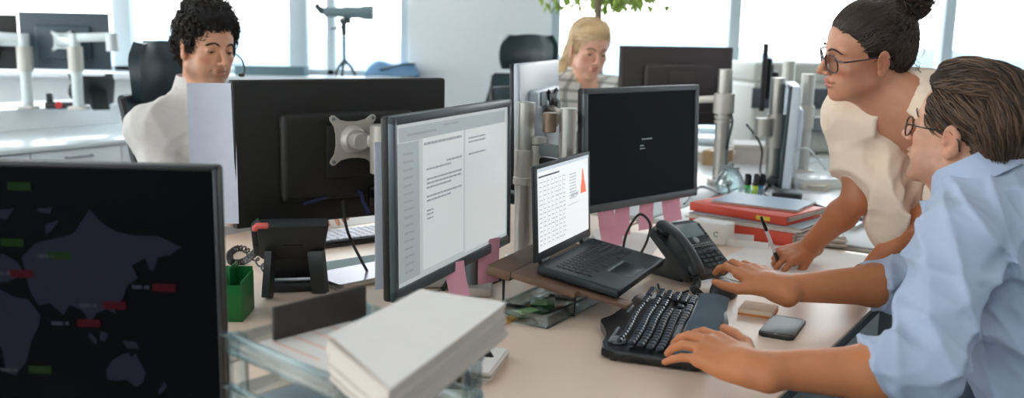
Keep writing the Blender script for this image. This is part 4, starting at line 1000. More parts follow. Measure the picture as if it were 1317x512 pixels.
# blue thing and grey box on the ledge, white trays
q = aty(505, 90, YW - .2); o = empty('folded_bag', 'pale blue folded bag lying on the window ledge by the pillar', 'bag', (q.x, YW - .22, SL), .1)
obj('bag_body', MB().sheet(lambda a, b: ((a - .5) * .38, (b - .5) * .2, .02 + .09 * math.sin(PI * a) ** .5 * math.sin(PI * b) ** .5 * (1 + .25 * math.sin(9 * a))), 16, 8, .02), mat('pale_blue_cloth', (120, 160, 196), .8, bump=.3, bscale=60), o); obj('strap', MB().tube([(-.1, -.08, .05), (0, -.12, .08), (.1, -.1, .1), (.16, -.05, .1)], .008, 8, 5), M_scd, o)
q = aty(330, 99, YW - .25); o = empty('document_box', 'flat grey tray on the window ledge right of the dark-haired man', 'box', (q.x + .1, YW - .2, SL), 0); obj('box_shell', MB().box((0, 0, .03), (.5, .16, .06), .006), mat('teal_grey_tray', (104, 130, 138), .6), o); obj('rim', MB().box((0, 0, .062), (.52, .18, .008), .003), mat('teal_grey_tray', (104, 130, 138), .6), o)
# ------------------------------------------------------------------ plant hanging over the blonde woman
M_leaf = mat('bright_leaf', (160, 196, 80), .5, c2=(200, 222, 120), nscale=8); M_bark = mat('pale_bark', (132, 116, 98), .8, bump=.4); M_pot = mat('white_pot', (226, 226, 222), .4)
PY = 5.2; q = aty(771, 20, PY)
o = empty('potted_tree', 'leafy green indoor tree behind the blonde woman', 'plant', (q.x, PY, 0))
obj('pot', MB().lathe([(.16, 0), (.2, .36), (.21, .36), (.21, .4), (.185, .4), (.18, .34), (0, .34)], 32), M_pot, o); obj('soil', MB().lathe([(.182, .345), (.0, .36)][::-1], 24), mat('soil', (70, 54, 42), .95), o)
tm_ = MB(); tm_.tube([(0, 0, .34), (.02, .01, .9), (-.01, 0, 1.5), (.01, 0, 2.1)], [.028, .024, .02, .012], 10, 1)
rp = random.Random(11); tips = []
for k in range(30):
    z0 = rp.uniform(1.5, 2.0); a = rp.uniform(0, 2 * PI); L = rp.uniform(.1, .3)
    p1 = (math.cos(a) * L * .5, math.sin(a) * L * .5, z0 + rp.uniform(.0, .14)); p2 = (math.cos(a) * L, math.sin(a) * L, max(1.48, z0 - rp.uniform(.1, .35)))
    tm_.tube([(0, 0, z0), p1, p2], [.006, .004, .002], 5); tips.append((p1, p2))
obj('trunk', tm_, M_bark, o, label='pale trunk and twigs')
lf = MB()
for p1, p2 in tips:
    for j in range(18):
        t = rp.uniform(.1, 1.1); p = Vector(p1).lerp(Vector(p2), t) + Vector((rp.gauss(0, .05), rp.gauss(0, .05), rp.gauss(0, .035)))
        if p.z < 1.43: p.z = 1.43 + rp.random() * .1
        l = rp.uniform(.045, .085); Mx = T(*p) @ RZ(rp.uniform(0, 6.3)) @ RX(rp.uniform(.2, 1.3))
        lf.sheet(lambda a, b: ((a - .5) * l * .45 * math.sin(PI * min(max(b, .03), .985)) ** .8, l * (b - .1), .12 * l * math.sin(PI * b) + .25 * l * abs(a - .5)), 2, 5, .0006, M=Mx)
obj('foliage', lf, M_leaf, o, kind='stuff')
# ------------------------------------------------------------------ machines, shelves and clutter at the far right desk
M_off = mat('office_machine_white', (214, 214, 206), .5); M_gp = mat('machine_grey', (88, 96, 102), .5)
q = aty(1050, 70, 5.3)
o = empty('printer', 'pale office printer with a dark band behind the far posts', 'printer', (q.x - .0, 5.85, 0), R_(8))
obj('cabinet_body', MB().box((0, 0, .32), (.62, .5, .64), .01), M_off, o); obj('printer_body', MB().box((0, 0, .86), (.62, .5, .42), .03, seg=3), M_off, o)
obj('front_band', MB().box((-.02, -.252, .98), (.6, .012, .12), .004), M_gp, o); obj('scanner_lid', MB().box((0, .02, 1.13), (.6, .48, .12), .02, seg=3), M_off, o); obj('paper_drawer', MB().box((0, -.252, .5), (.56, .012, .18), .004), mat('printer_drawer', (196, 198, 194), .5), o); obj('output_tray', MB().box((.0, -.27, .8), (.4, .06, .02), .004), M_gp, o)
# papers / boxes on the far white desk
q = atz(905, 205, DZ); pile('paper_stack', 'white paper stack on the far desk left of the tall post', (q.x, q.y, DZ), .24, .2, .05, RU, seed=41)
q = D(2.5, -1.2); o = empty('document_box', 'small brown cardboard box on the far desk behind the black monitor', 'box', q, RU); obj('box_shell', MB().box((0, 0, .035), (.14, .1, .07), .002), mat('cardboard', (176, 144, 104), .8), o); obj('tape', MB().box((0, 0, .0705), (.142, .03, .001)), mat('tape', (198, 172, 130), .4), o)
q = atz(964, 207, DZ); pile('paper_stack', 'white folder stack leaning between the far posts', (q.x, q.y, DZ), .22, .16, .09, RU + .4, seed=43)
q = atz(965, 262, DZ)
o = empty('water_jug', 'clear round glass jug on the white desk left of the highlighters', 'jug', (*atz(938, 252, DZ).xy, DZ)); obj('jug_wall', MB().lathe([(.04, 0), (.055, .02), (.058, .05), (.04, .085), (.03, .1), (.034, .108), (.031, .108), (.027, .1), (.037, .085), (.054, .05), (.05, .022), (0, .006)], 24), M_acrylic, o); obj('lid', MB().lathe([(.033, .108), (.033, .114), (.012, .118), (.01, .13), (0, .131)], 20), M_grey, o)
q = atz(1052, 238, DZ); o = empty('docking_station', 'white laptop-like dock with papers on the white desk by the woman\'s elbow', 'device', (q.x, q.y, DZ), R_(20)); obj('dock_body', MB().box((0, 0, .015), (.3, .2, .03), .006), M_off, o); obj('dock_top', MB().box((0, 0, .034), (.26, .17, .008), .003), M_white, o)
q = atz(1000, 240, DZ); o = empty('computer_mouse', 'black round mouse on the far desk below the side-on monitor', 'mouse', (q.x, q.y, DZ), 1.0); obj('shell', MB().ell((0, 0, .02), (.035, .055, .022)), M_black, o); obj('wheel', MB().cyl((-.004, .03, .036), (.004, .03, .036), .009), M_grey, o)
q = atz(1015, 243, DZ); pile('paper_stack', 'beige card pile beside the black mouse on the far desk', (q.x + .12, q.y + .02, DZ), .12, .09, .02, RU, seed=45, mt=mat('beige_card', (220, 206, 180), .7))
q = atz(1105, 288, DZ); o = empty('keyboard', 'flat black keyboard on the white desk behind the woman\'s arms', 'keyboard', (q.x + .03, q.y + .02, DZ), R_(-38))
obj('shell', MB().box((0, 0, .009), (.36, .14, .018), .005), M_black, o); m = MB()
for j in range(5):
    for k in range(16): m.box((-.165 + k * .022, -.05 + j * .024, .0195), (.018, .019, .006), .002, seg=1)
obj('keys', m, M_key, o, kind='stuff')
flat_sheet('paper_sheet', 'pink form lying on the white desk behind the woman\'s arms', atz(1112, 262, DZ), .16, .14, R_(-20), M_pink, .003)
pile('paper_stack', 'blue-topped brochure pile on the desk edge behind the woman\'s arms', atz(1075, 292, DZ) + Vector((.0, .05, 0)), .2, .14, .016, R_(-35), seed=47, n=3, mt=mat('brochure_blue', (126, 148, 172), .4))
# cables
def cable(label, pts, r=.0045, mt=M_cable, world=True, k=10):
    return obj('cable', MB().tube([Vector(p) for p in pts], r, 8, k), mt, None, label=label, cat='cable')
Z = DZ + .005
def zc_(px, py, dz=.005): return atz(px, py, DZ + dz)
cable('black cable looping from the tall post over the white desk to the binders', [aty(934, 135, 3.8), aty(942, 155, 3.76), aty(936, 185, 3.74), zc_(930, 225), zc_(938, 245), zc_(934, 266)])
cable('black cable running along the white desk behind the highlighters', [zc_(990, 238), zc_(982, 248), zc_(1000, 256), zc_(1030, 258), zc_(1062, 268)])
cable('black cable hanging between the far silver posts', [aty(960, 160, 4.0), aty(974, 178, 3.95), aty(980, 195, 3.92), zc_(978, 222), zc_(990, 236)])
cable('dark cable trailing from the mouse towards the highlighter cup', [zc_(1000, 246), zc_(985, 232, .02), zc_(968, 246, .02), zc_(975, 252)])
cable('grey cable looping on the white desk behind the jug', [zc_(880, 262), zc_(900, 240), zc_(925, 248), zc_(945, 262), zc_(950, 268)], .004, M_grey)
cable('grey cable rising beside the woman\'s sleeve on the far desk', [zc_(1025, 245), aty(1022, 200, 3.6), aty(1040, 192, 3.6), zc_(1062, 218)], .004, mat('pale_cable', (190, 196, 196), .5))
cable('black cable looping up behind the phone handset', [zc_(800, 330), aty(806, 300, 2.44), aty(822, 276, 2.42), aty(836, 288, 2.40), aty(832, 310, 2.40), zc_(822, 330)], .0035)
cable('black monitor cable hanging below the big black monitor', [frame_of(backmon, .12, .05, .05), aty(456, 245, 2.2), aty(468, 262, 2.15), aty(474, 275, 2.12)], .004, mat('navy_cable', (30, 36, 80), .5))
cable('thin black cable with a plug hanging before the white keyboard', [aty(441, 258, 2.12), aty(444, 285, 2.08), aty(452, 310, 2.05), zc_(474, 352), zc_(480, 362)], .0035)
cable('black cable bunch between monitor feet under the document monitor', [zc_(570, 372), zc_(585, 352, .03), zc_(600, 360, .02), zc_(622, 366), zc_(660, 352)], .006)
cable('black phone cord running from the handset to the laptop', [zc_(846, 366), zc_(850, 376), zc_(866, 380), zc_(885, 374)], .003)
# white keyboard and papers of the man in white
q = atz(452, 308, DZ); o = empty('keyboard', 'pale keyboard with white keys in front of the man in the white shirt', 'keyboard', (q.x, q.y, DZ), RU - .35)
obj('shell', MB().box((0, 0, .009), (.42, .15, .018), .005), M_blackgloss, o); m = MB()
for j in range(5):
    for k in range(18): m.box((-.19 + k * .0223, -.052 + j * .025, .0195), (.019, .021, .006), .002, seg=1)
obj('keys', m, mat('pale_key', (206, 206, 216), .4), o, kind='stuff')
flat_sheet('paper_sheet', 'white sheets spread below the big black monitor', atz(452, 290, DZ) + Vector((-.05, .12, 0)), .4, .25, RU - .2, M_paper, .003)
q = atz(440, 345, DZ); o = empty('document_tray', 'flat blue-grey mat lying under the pale keyboard edge', 'mat', (q.x + .02, q.y + .02, DZ), RU - .3); obj('mat_sheet', MB().prism(rrect(.3, .14, .01), .003), mat('blue_grey_mat', (96, 116, 118), .6), o)
pile('paper_stack', 'glossy magazine pile under the cable beside the taped sheet', atz(462, 358, DZ), .2, .13, .014, RU - .2, n=3, seed=51, mt=mat('violet_cover', (176, 172, 200), .3))
# ------------------------------------------------------------------ people: implicit surfaces meshed with surface nets
V3 = lambda *a: np.array(a, float)
def nrm_(v): v = np.asarray(v, float); return v / np.linalg.norm(v)
def frame(origin, fwd, up=(0, 0, 1), roll=0, s=1.):
    # columns: right, forward, up
    f = nrm_(fwd); r = nrm_(np.cross(f, up)); u = np.cross(r, f)
    if roll: c, q = math.cos(roll), math.sin(roll); r, u = c * r + q * u, -q * r + c * u
    M = np.eye(4); M[:3, 0] = r * s; M[:3, 1] = f * s; M[:3, 2] = u * s; M[:3, 3] = origin; return M
def ap(M, p): return M[:3, :3] @ np.asarray(p, float) + M[:3, 3]
class SDF:
    def __init__(s): s.p = []; s.M = np.eye(4); s.disp = None
    def _sc(s): return np.linalg.norm(s.M[:3, 0])
    def cone(s, a, b, ra, rb=None, k=.01, op=1):
        q = s._sc(); a, b = ap(s.M, a), ap(s.M, b); rb = ra if rb is None else rb
        s.p.append(('c', a, b, ra * q, rb * q, k * q, op, (a + b) / 2, np.linalg.norm(b - a) / 2 + max(ra, rb) * q)); return s
    def path(s, pts, rad, k=.01):
        for i in range(len(pts) - 1): s.cone(pts[i], pts[i + 1], rad[i], rad[i + 1], k)
        return s
    def ell(s, c, r, k=.01, op=1, R=None):
        q = s._sc(); Rm = s.M[:3, :3] / q
        if R is not None: Rm = Rm @ np.array(R)[:3, :3]
        c = ap(s.M, c); s.p.append(('e', c, np.array(r, float) * q, Rm, 0, k * q, op, c, max(r) * q)); return s
    def box(s, c, h, k=.004, op=1, R=None, rd=.005):
        q = s._sc(); Rm = s.M[:3, :3] / q
        if R is not None: Rm = Rm @ np.array(R)[:3, :3]
        c = ap(s.M, c); s.p.append(('b', c, np.array(h, float) * q, Rm, rd * q, k * q, op, c, np.linalg.norm(h) * q)); return s
    def ev(s, P, act=None):
        d = np.full(len(P), 1.0)
        for pr in (s.p if act is None else act):
            t = pr[0]; k = pr[5]
            if t == 'c':
                a, b, ra, rb = pr[1:5]; ab = b - a; L = ab @ ab + 1e-12
                h = np.clip((P - a) @ ab / L, 0, 1); e = np.sqrt(((P - a - h[:, None] * ab) ** 2).sum(1)) - (ra + (rb - ra) * h)
            elif t == 'e':
                q = (P - pr[1]) @ pr[3]; k0 = np.sqrt(((q / pr[2]) ** 2).sum(1)); k1 = np.sqrt(((q / pr[2] ** 2) ** 2).sum(1)) + 1e-9
                e = k0 * (k0 - 1) / k1; e = np.where(k0 < .25, -pr[2].min() * .7, e)
            else:
                q = np.abs((P - pr[1]) @ pr[3]) - pr[2] + pr[4]; e = np.sqrt((np.maximum(q, 0) ** 2).sum(1)) + np.minimum(q.max(1), 0) - pr[4]
            if pr[6] > 0:
                h = np.maximum(k - np.abs(d - e), 0) / max(k, 1e-6); d = np.minimum(d, e) - h * h * k * .25
            else:
                e = -e; h = np.maximum(k - np.abs(d - e), 0) / max(k, 1e-6); d = np.maximum(d, e) + h * h * k * .25
        if s.disp is not None: d = d + s.disp(P)
        return d
    def grad(s, P, e=.001):
        g = np.stack([s.ev(P + np.eye(3)[i] * e) - s.ev(P - np.eye(3)[i] * e) for i in range(3)], 1)
        return g / (np.linalg.norm(g, axis=1, keepdims=True) + 1e-9)
    def mesh(s, h, smooth=1, B=16):
        lo = np.min([p[7] - p[8] for p in s.p if p[6] > 0], 0) - .03; hi = np.max([p[7] + p[8] for p in s.p if p[6] > 0], 0) + .03
        n = np.ceil((hi - lo) / h / B).astype(int) * B + 1
        G = np.full(n, 1., np.float32); nb = (n - 1) // B; rad = B * h * .87; ar = np.arange(B + 1) * h
        loc = np.stack(np.meshgrid(ar, ar, ar, indexing='ij'), -1).reshape(-1, 3)
        pc = np.array([p[7] for p in s.p]); prd = np.array([p[8] + p[5] for p in s.p]); um = np.array([p[6] > 0 for p in s.p])
        for i in range(nb[0]):
            for j in range(nb[1]):
                for k in range(nb[2]):
                    o = lo + np.array([i, j, k]) * B * h; c = o + B * h / 2
                    m = np.sqrt(((pc - c) ** 2).sum(1)) < prd + rad + .012
                    if not (m & um).any(): continue
                    d = s.ev(o + loc, [s.p[q] for q in np.nonzero(m)[0]])
                    G[i * B:i * B + B + 1, j * B:j * B + B + 1, k * B:k * B + B + 1] = d.reshape(B + 1, B + 1, B + 1)
        S_ = G < 0; cnt = np.zeros(np.array(n) - 1, np.int8)
        off = [(a, b, c) for a in (0, 1) for b in (0, 1) for c in (0, 1)]
        for a, b, c in off: cnt += S_[a:n[0] - 1 + a, b:n[1] - 1 + b, c:n[2] - 1 + c]
        act = (cnt > 0) & (cnt < 8); cells = np.argwhere(act); idx = np.full(act.shape, -1, np.int32); idx[act] = np.arange(len(cells))
        pos = np.zeros((len(cells), 3)); w = np.zeros(len(cells))
        for ax in range(3):
            for u in (0, 1):
                for v in (0, 1):
                    o0 = [0, 0, 0]; ot = [q for q in range(3) if q != ax]; o0[ot[0]] = u; o0[ot[1]] = v; o1 = list(o0); o1[ax] = 1
                    A = G[tuple((cells + o0).T)]; Bv = G[tuple((cells + o1).T)]; cr = (A < 0) != (Bv < 0)
                    t = A[cr] / (A[cr] - Bv[cr]); q = np.tile(np.array(o0, float), (cr.sum(), 1)); q[:, ax] = t; pos[cr] += q; w[cr] += 1
        V = lo + (cells + pos / w[:, None]) * h; F = []
        for ax in range(3):
            sl0 = [slice(None)] * 3; sl1 = [slice(None)] * 3; sl0[ax] = slice(0, -1); sl1[ax] = slice(1, None)
            ch = np.argwhere(S_[tuple(sl0)] != S_[tuple(sl1)]); ot = [(ax + 1) % 3, (ax + 2) % 3]
            ok = np.all(ch[:, ot] > 0, 1) & (ch[:, ot[0]] < n[ot[0]] - 1) & (ch[:, ot[1]] < n[ot[1]] - 1); ch = ch[ok]
            ins = S_[tuple(ch.T)]; qs = []
            for u, v in ((1, 1), (0, 1), (0, 0), (1, 0)):
                c = ch.copy(); c[:, ot[0]] -= u; c[:, ot[1]] -= v; qs.append(idx[tuple(c.T)])
            q = np.stack(qs, 1); q[~ins] = q[~ins][:, ::-1]; F.append(q)
        F = np.concatenate(F); F = F[(F >= 0).all(1)]
        for _ in range(smooth):
            acc = np.zeros_like(V); ct = np.zeros(len(V))
            for a in range(4):
                for b in (1, 3): np.add.at(acc, F[:, a], V[F[:, (a + b) % 4]]); np.add.at(ct, F[:, a], 1)
            V = V * .5 + .5 * acc / np.maximum(ct, 1)[:, None]
        return V, F
def np_obj(name, V, F, mats, parent=None, base=None, tint=None, mi=None, label=None, world=True):
    V = np.asarray(V, float)
    if parent is not None and world:
        I = np.array(wm(parent).inverted()); V = V @ I[:3, :3].T + I[:3, 3]
    elif base is not None: V = V - np.array(base)
    me = bpy.data.meshes.new(name); nv, nf = len(V), len(F)
    me.vertices.add(nv); me.vertices.foreach_set('co', V.astype(np.float32).ravel())
    me.loops.add(nf * 4); me.loops.foreach_set('vertex_index', np.asarray(F, np.int32).ravel())
    me.polygons.add(nf); me.polygons.foreach_set('loop_start', np.arange(0, nf * 4, 4, dtype=np.int32))
    if not isinstance(mats, (list, tuple)): mats = [mats]
    for m in mats: me.materials.append(m)
    if mi is not None: me.polygons.foreach_set('material_index', np.asarray(mi, np.int32))
    me.polygons.foreach_set('use_smooth', np.ones(nf, bool))
    if tint is not None:
        at = me.color_attributes.new('tint', 'FLOAT_COLOR', 'POINT'); at.data.foreach_set('color', np.concatenate([tint, np.ones((nv, 1))], 1).astype(np.float32).ravel())
    me.update(calc_edges=True); me.validate()
    o = bpy.data.objects.new(name, me); COL.objects.link(o)
    if parent is not None: o.parent = parent
    elif base is not None: o.location = base
    if label: o['label'] = label
    return o
def skin_mat(name, rough=.48):
    if name in _M: return _M[name]
    m = mat(name, (200, 150, 120), rough, bump=.12, bscale=900, sss=.08); nt = m.node_tree; b = nt.nodes['Principled BSDF']
    a = nt.nodes.new('ShaderNodeAttribute'); a.attribute_name = 'tint'; nz = [n for n in nt.nodes if n.type == 'TEX_NOISE'][0]; nz.inputs['Scale'].default_value = 60
    mp = nt.nodes.new('ShaderNodeMapRange'); mp.inputs[3].default_value = .9; mp.inputs[4].default_value = 1.1; nt.links.new(nz.outputs['Fac'], mp.inputs[0])
    vm = nt.nodes.new('ShaderNodeVectorMath'); vm.operation = 'SCALE'; nt.links.new(a.outputs['Color'], vm.inputs[0]); nt.links.new(mp.outputs[0], vm.inputs['Scale'])
    nt.links.new(vm.outputs[0], b.inputs['Base Color']); return m
def hair_mat(name, c1, c2, rough=.42):
    if name in _M: return _M[name]
    m = mat(name, c1, rough, spec=.4); nt = m.node_tree; b = nt.nodes['Principled BSDF']
    g = nt.nodes.new('ShaderNodeNewGeometry'); rp = nt.nodes.new('ShaderNodeValToRGB'); nt.links.new(g.outputs['Random Per Island'], rp.inputs[0])
    rp.color_ramp.elements[0].color = (*lin(c1), 1); rp.color_ramp.elements[1].color = (*lin(c2), 1); nt.links.new(rp.outputs[0], b.inputs['Base Color']); return m

# head frame: x right, y forward, z up; origin between the ears
def head_sdf(s, H, male=True, jaw=1., nose=1., cz=0., slit=.0024, smile=0., cheek=1., neckto=None, neckr=.056):
    s.M = H; J = jaw
    s.ell((0, -.012, .045), (.0725, .093, .081)); s.ell((0, .035, .042), (.058, .05, .055), .02); s.ell((0, .032, -.02), (.0575, .054, .072), .02)
    for x in (-1, 1):
        s.cone((x * .05 * J, .005, -.056 + cz * .6), (x * .017, .066, -.09 + cz), .015, .015, .022)
        s.ell((x * .042, .055, -.012), (.02 * cheek, .02 * cheek, .018), .016)
        s.ell((x * .035, .045, -.05), (.022, .025, .028), .02)
        s.cone((x * .01, .0855, .031), (x * .042, .069, .031), .0085 if male else .0065, .0065, .010)
    s.ell((0, .073, -.093 + cz), (.019 * J, .015, .0155), .014); s.ell((0, .066, -.05), (.029, .025, .028), .015)
    for x in (-1, 1):
        s.ell((x * .0315, .0915, .0125), (.0165, .0135, .0115), .012, -1)
        s.ell((x * .0315, .0705, .0115), (.0155, .0135, .0133), .003)
        s.ell((x * .0315, .0865, .0075), (.0128, .0075, slit), .0015, -1)
    q = nose
    s.cone((0, .084, .024), (0, .0835 + .0255 * q, -.017), .0068, .0088, .008); s.ell((0, .0845 + .025 * q, -.0205), (.0105, .0105, .0088), .005)
    for x in (-1, 1):
        s.ell((x * .0115, .0765 + .0215 * q, -.0245), (.0073, .009, .007), .004); s.ell((x * .0055, .0845 + .021 * q, -.0305), (.003, .0045, .003), .002, -1)
    s.ell((0, .0905, -.0465), (.0205, .0085, .0052), .005); s.ell((0, .0885, -.0575), (.018, .009, .0064), .005)
    s.ell((0, .101, -.0522), (.0245, .0125, .0011), .002, -1)
    for x in (-1, 1): s.ell((x * .024, .083, -.052 + smile * .003), (.004, .006, .003), .004, -1)
    for x in (-1, 1):
        R = np.array(Euler((R_(-10), R_(x * 10), R_(x * -16))).to_matrix())
        s.ell((x * .0765, -.014, .003), (.0062, .0175, .0305), .006, 1, R); s.ell((x * .0745, -.01, -.022), (.006, .01, .011), .006)
        s.ell((x * .0835, -.009, .005), (.0055, .0105, .019), .003, -1, R); s.ell((x * .0795, -.004, -.004), (.004, .004, .006), .003)
    n0 = ap(H, (0, -.022, -.045)); s.M = np.eye(4); q = np.linalg.norm(H[:3, 0])
    if neckto is not None:
        s.cone(n0, neckto, neckr * q, (neckr + .006) * q, .03)
        f = ap(H, (0, .022, -.08)); s.cone(f, np.asarray(neckto) + (f - n0) * .35 + V3(0, 0, -.02), .028 * q, .036 * q, .03)
def head_tint(V, H, base, lip, stub=None, blush=None):
    I = np.linalg.inv(H); L = V @ I[:3, :3].T + I[:3, 3]; t = np.tile(np.array(lin(base)), (len(V), 1))
    def blend(w, c):
        nonlocal t; t = t * (1 - w[:, None]) + np.array(lin(c)) * w[:, None]
    def soft(c, r, p=1.5): return np.clip(p * (1 - np.sqrt((((L - np.array(c)) / np.array(r)) ** 2).sum(1))), 0, 1)
    if blush:
        for x in (-1, 1): blend(soft((x * .042, .07, -.018), (.026, .03, .02)) * .45, blush); blend(soft((x * .078, -.01, .0), (.016, .03, .036)) * .4, blush)
        blend(soft((0, .11, -.02), (.014, .014, .012)) * .35, blush)
    if stub:
        w = np.maximum(soft((0, .075, -.072), (.058, .06, .052), 2.2), np.maximum(soft((.05, .02, -.06), (.035, .05, .045), 2), soft((-.05, .02, -.06), (.035, .05, .045), 2)))
        blend(w * .5, stub)
    for c, r in (((0, .095, -.0462), (.0215, .012, .0052)), ((0, .093, -.0578), (.0185, .012, .006))): blend(soft(c, r, 3) * .85, lip)
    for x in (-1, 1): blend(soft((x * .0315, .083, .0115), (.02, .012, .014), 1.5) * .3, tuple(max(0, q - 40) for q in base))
    return t
M_eyew = mat('eye_white', (226, 222, 216), .2); M_iris = mat('iris_brown', (70, 46, 30), .2); M_pupil = mat('pupil', (10, 9, 9), .1); M_lash = mat('lash_dark', (30, 22, 20), .6)
def face_bits(body, H, look=(0, -.25), brow=(48, 36, 30), browr=.0024, slit=.0024):
    X = Matrix(H.tolist())
    for x in (-1, 1):
        m = MB(); m.M = X; c = Vector((x * .0315, .0705, .0110)); m.ell(c, (.0122,) * 3, nu=20, nv=14)
        d = Vector((look[0], 1, look[1])).normalized(); Q = T(*(c + d * .0112)) @ d.to_track_quat('Z', 'Y').to_matrix().to_4x4()
        m.lathe([(.0056, 0), (.004, .0009), (0, .0013)], 16, Q, 1); m.lathe([(.0024, .0011), (0, .0017)], 12, Q, 2)
        obj('eye', m, [M_eyew, M_iris, M_pupil], body, world=True)
        m = MB(); m.M = X
        pts = [(x * (.0315 + .0135 * q), .0705 + .0147 * math.cos(q * 1.05), .0075 + slit * .9 * math.sqrt(max(0, 1 - q * q)) + .0004) for q in np.linspace(-1, 1, 11)]
        m.tube(pts, [.0003] + [.0011] * 9 + [.0004], 6); obj('eyelashes', m, M_lash, body, world=True)
        m = MB(); m.M = X; rr2 = random.Random(4)
        for k in range(46):
            q = k / 45; bx = .012 + .034 * q; y0 = .0965 - 30 * (bx - .004) ** 2 * .42 - .002; z0 = .0305 + .0065 * math.sin(PI * min(1, q * 1.1)) - .004 * q * q + rr2.uniform(-.0022, .0022) * (1 - .6 * q)
            m.tube([(x * bx, y0 + .0015, z0), (x * (bx + .004), y0 + .0008, z0 + .0018), (x * (bx + .008), y0 - .001, z0 + .001)], [browr * .32, browr * .38, .0002], 4)
        obj('eyebrow', m, mat('brow_%d_%d' % (brow[0], brow[2]), brow, .6), body, world=True)
def glasses(body, H, c, name='eyeglasses', fr=.0016, w=.026, h=.02, z0=.006, tint=None):
    X = Matrix(H.tolist()); g = MB(); g.M = X; ln = MB(); ln.M = X
    for x in (-1, 1):
        cx = x * .034; pts = []
        for k in range(29):
            a = 2 * PI * k / 28; px = w * math.copysign(abs(math.cos(a)) ** .75, math.cos(a)); pz = h * math.copysign(abs(math.sin(a)) ** .8, math.sin(a)) * (1 + .05 * x * 0)
            pts.append((cx + px, .0995 - .18 * max(0, abs(cx + px) - .02) - .08 * abs(cx + px) + pz * .08, z0 + pz))
        g.tube(pts, fr, 8); o = pts[:-1]; b0 = len(ln.v); ln.add(o + [(p[0], p[1] - .0012, p[2]) for p in o], [tuple(range(28)), tuple(range(55, 27, -1))] + [(i, 28 + i, 28 + (i + 1) % 28, (i + 1) % 28) for i in range(28)])
        e = pts[2]; ex_ = max(pts, key=lambda p: abs(p[0]))
        g.tube([(ex_[0], ex_[1], z0 + h * .55), (x * .073, .078, z0 + h * .5), (x * .0795, .03, z0 + .012), (x * .0805, -.01, z0 + .016), (x * .078, -.028, z0 + .004), (x * .076, -.034, z0 - .016)], [fr, fr, fr * .9, fr * .9, fr, fr], 8)
    g.tube([(-.009, .1005, z0 + .006), (0, .106, z0 + .009), (.009, .1005, z0 + .006)], fr, 8)
    f = obj(name, g, mat('spectacle_%d' % c[0], c, .25), body, world=True); obj('lens', ln, M_lens, f, world=True); return f
# hand frame: origin wrist, y to the fingertips, z back of the hand, x right; side=+1 right hand
FB = [(-.033, .089, .0), (-.011, .094, .003), (.011, .090, .002), (.031, .080, -.002)]; FL = [.072, .080, .074, .057]; FR = [.0088, .009, .0084, .0074]
def hand(s, M, side, curl, yaw, thumb, sc=1., k=.003):
    s.M = M @ np.diag([sc, sc, sc, 1.]); sd = side
    for i in range(4):
        b = V3(sd * FB[i][0], FB[i][1], FB[i][2]); s.cone((sd * (-.016 + .011 * i), .0, 0), b - V3(0, .006, .003), .0145, .0125, .012)
    s.ell((sd * -.026, .036, -.008), (.016, .03, .015), .012); s.ell((sd * .026, .035, -.007), (.013, .032, .013), .012); s.cone((0, -.03, 0), (0, .02, 0), .024, .021, .02)
    for i in range(4):
        p = V3(sd * FB[i][0], FB[i][1] - .004, FB[i][2] - .001); a = 0
        for j, f in enumerate((.46, .3, .24)):
            a += curl[i][j]; y = yaw[i] * sd; d = V3(math.sin(y) * math.cos(a), math.cos(y) * math.cos(a), -math.sin(a)); q = p + d * FL[i] * f
            s.cone(p, q, FR[i] * (1.02 - .1 * j), FR[i] * (.94 - .1 * j), k if j == 0 else .0015); p = q
    p = V3(sd * -.03, .022, -.006)
    for j, (d, L, r0, r1) in enumerate(zip(thumb, (.042, .033, .027), (.0135, .0112, .0098), (.0112, .0098, .0078))):
        d = nrm_((sd * d[0], d[1], d[2])); q = p + d * L; s.cone(p, q, r0, r1, .008 if j == 0 else .003); p = q
    s.M = np.eye(4)
def arm(s, sh, el, wr, r=(.05, .042, .04, .044, .027), k=.02):
    sh, el, wr = map(np.asarray, (sh, el, wr))
    s.cone(sh, el, r[0], r[2], k); s.cone(el, el + (wr - el) * .3, r[2] * .98, r[3], k); s.cone(el + (wr - el) * .3, wr, r[3], r[4], k)
def folds(seed, amp, freq=40, w=(1, 1, 1), p=2):
    rg = np.random.RandomState(seed); K = rg.normal(size=(5, 3)) * freq * np.array(w); Q = rg.normal(size=(5, 3)) * freq * .35; ph = rg.uniform(0, 6, 10)
    def f(P):
        d = 0
        for i in range(5):
            u = P @ K[i] + 1.6 * np.sin(P @ Q[i] + ph[i]) + ph[5 + i]; d = d + (1 - np.abs(np.sin(u * .5))) ** p - 1 / (p + 1)
        return -d * amp / 2.2
    return f
def strands(name, sdf, seeds, flow, n, seg, step, r, m, parent, lift=.002, jit=.0, seed=1, wob=0., spread=.004, tint=None, sides=4, keep=None):
    # seeds: (n,3) near the hair surface (world); flow(P,i)->world direction; traced along the surface
    rg = np.random.RandomState(seed); P = np.array(seeds, float); N = len(P)
    for _ in range(3): P = P - sdf.grad(P) * sdf.ev(P)[:, None]
    off = lift + rg.uniform(0, spread, N); ph = rg.uniform(0, 6.28, (N, 3)); out = []
    for j in range(seg + 1):
        g = sdf.grad(P); t = j / seg; o = off * (np.sin(min(1, t * 1.6 + .15) * PI * .5))
        out.append(P + g * o[:, None] + (wob * np.sin(ph + j * .9) if wob else 0))
        d = flow(P, t) + rg.normal(size=(N, 3)) * jit; d = d - g * (d * g).sum(1)[:, None]; d /= np.linalg.norm(d, axis=1, keepdims=True) + 1e-9
        P = P + d * step; P = P - sdf.grad(P) * sdf.ev(P)[:, None] * .8
    return tubes(name, np.stack(out, 1), r, m, parent, sides, rg)
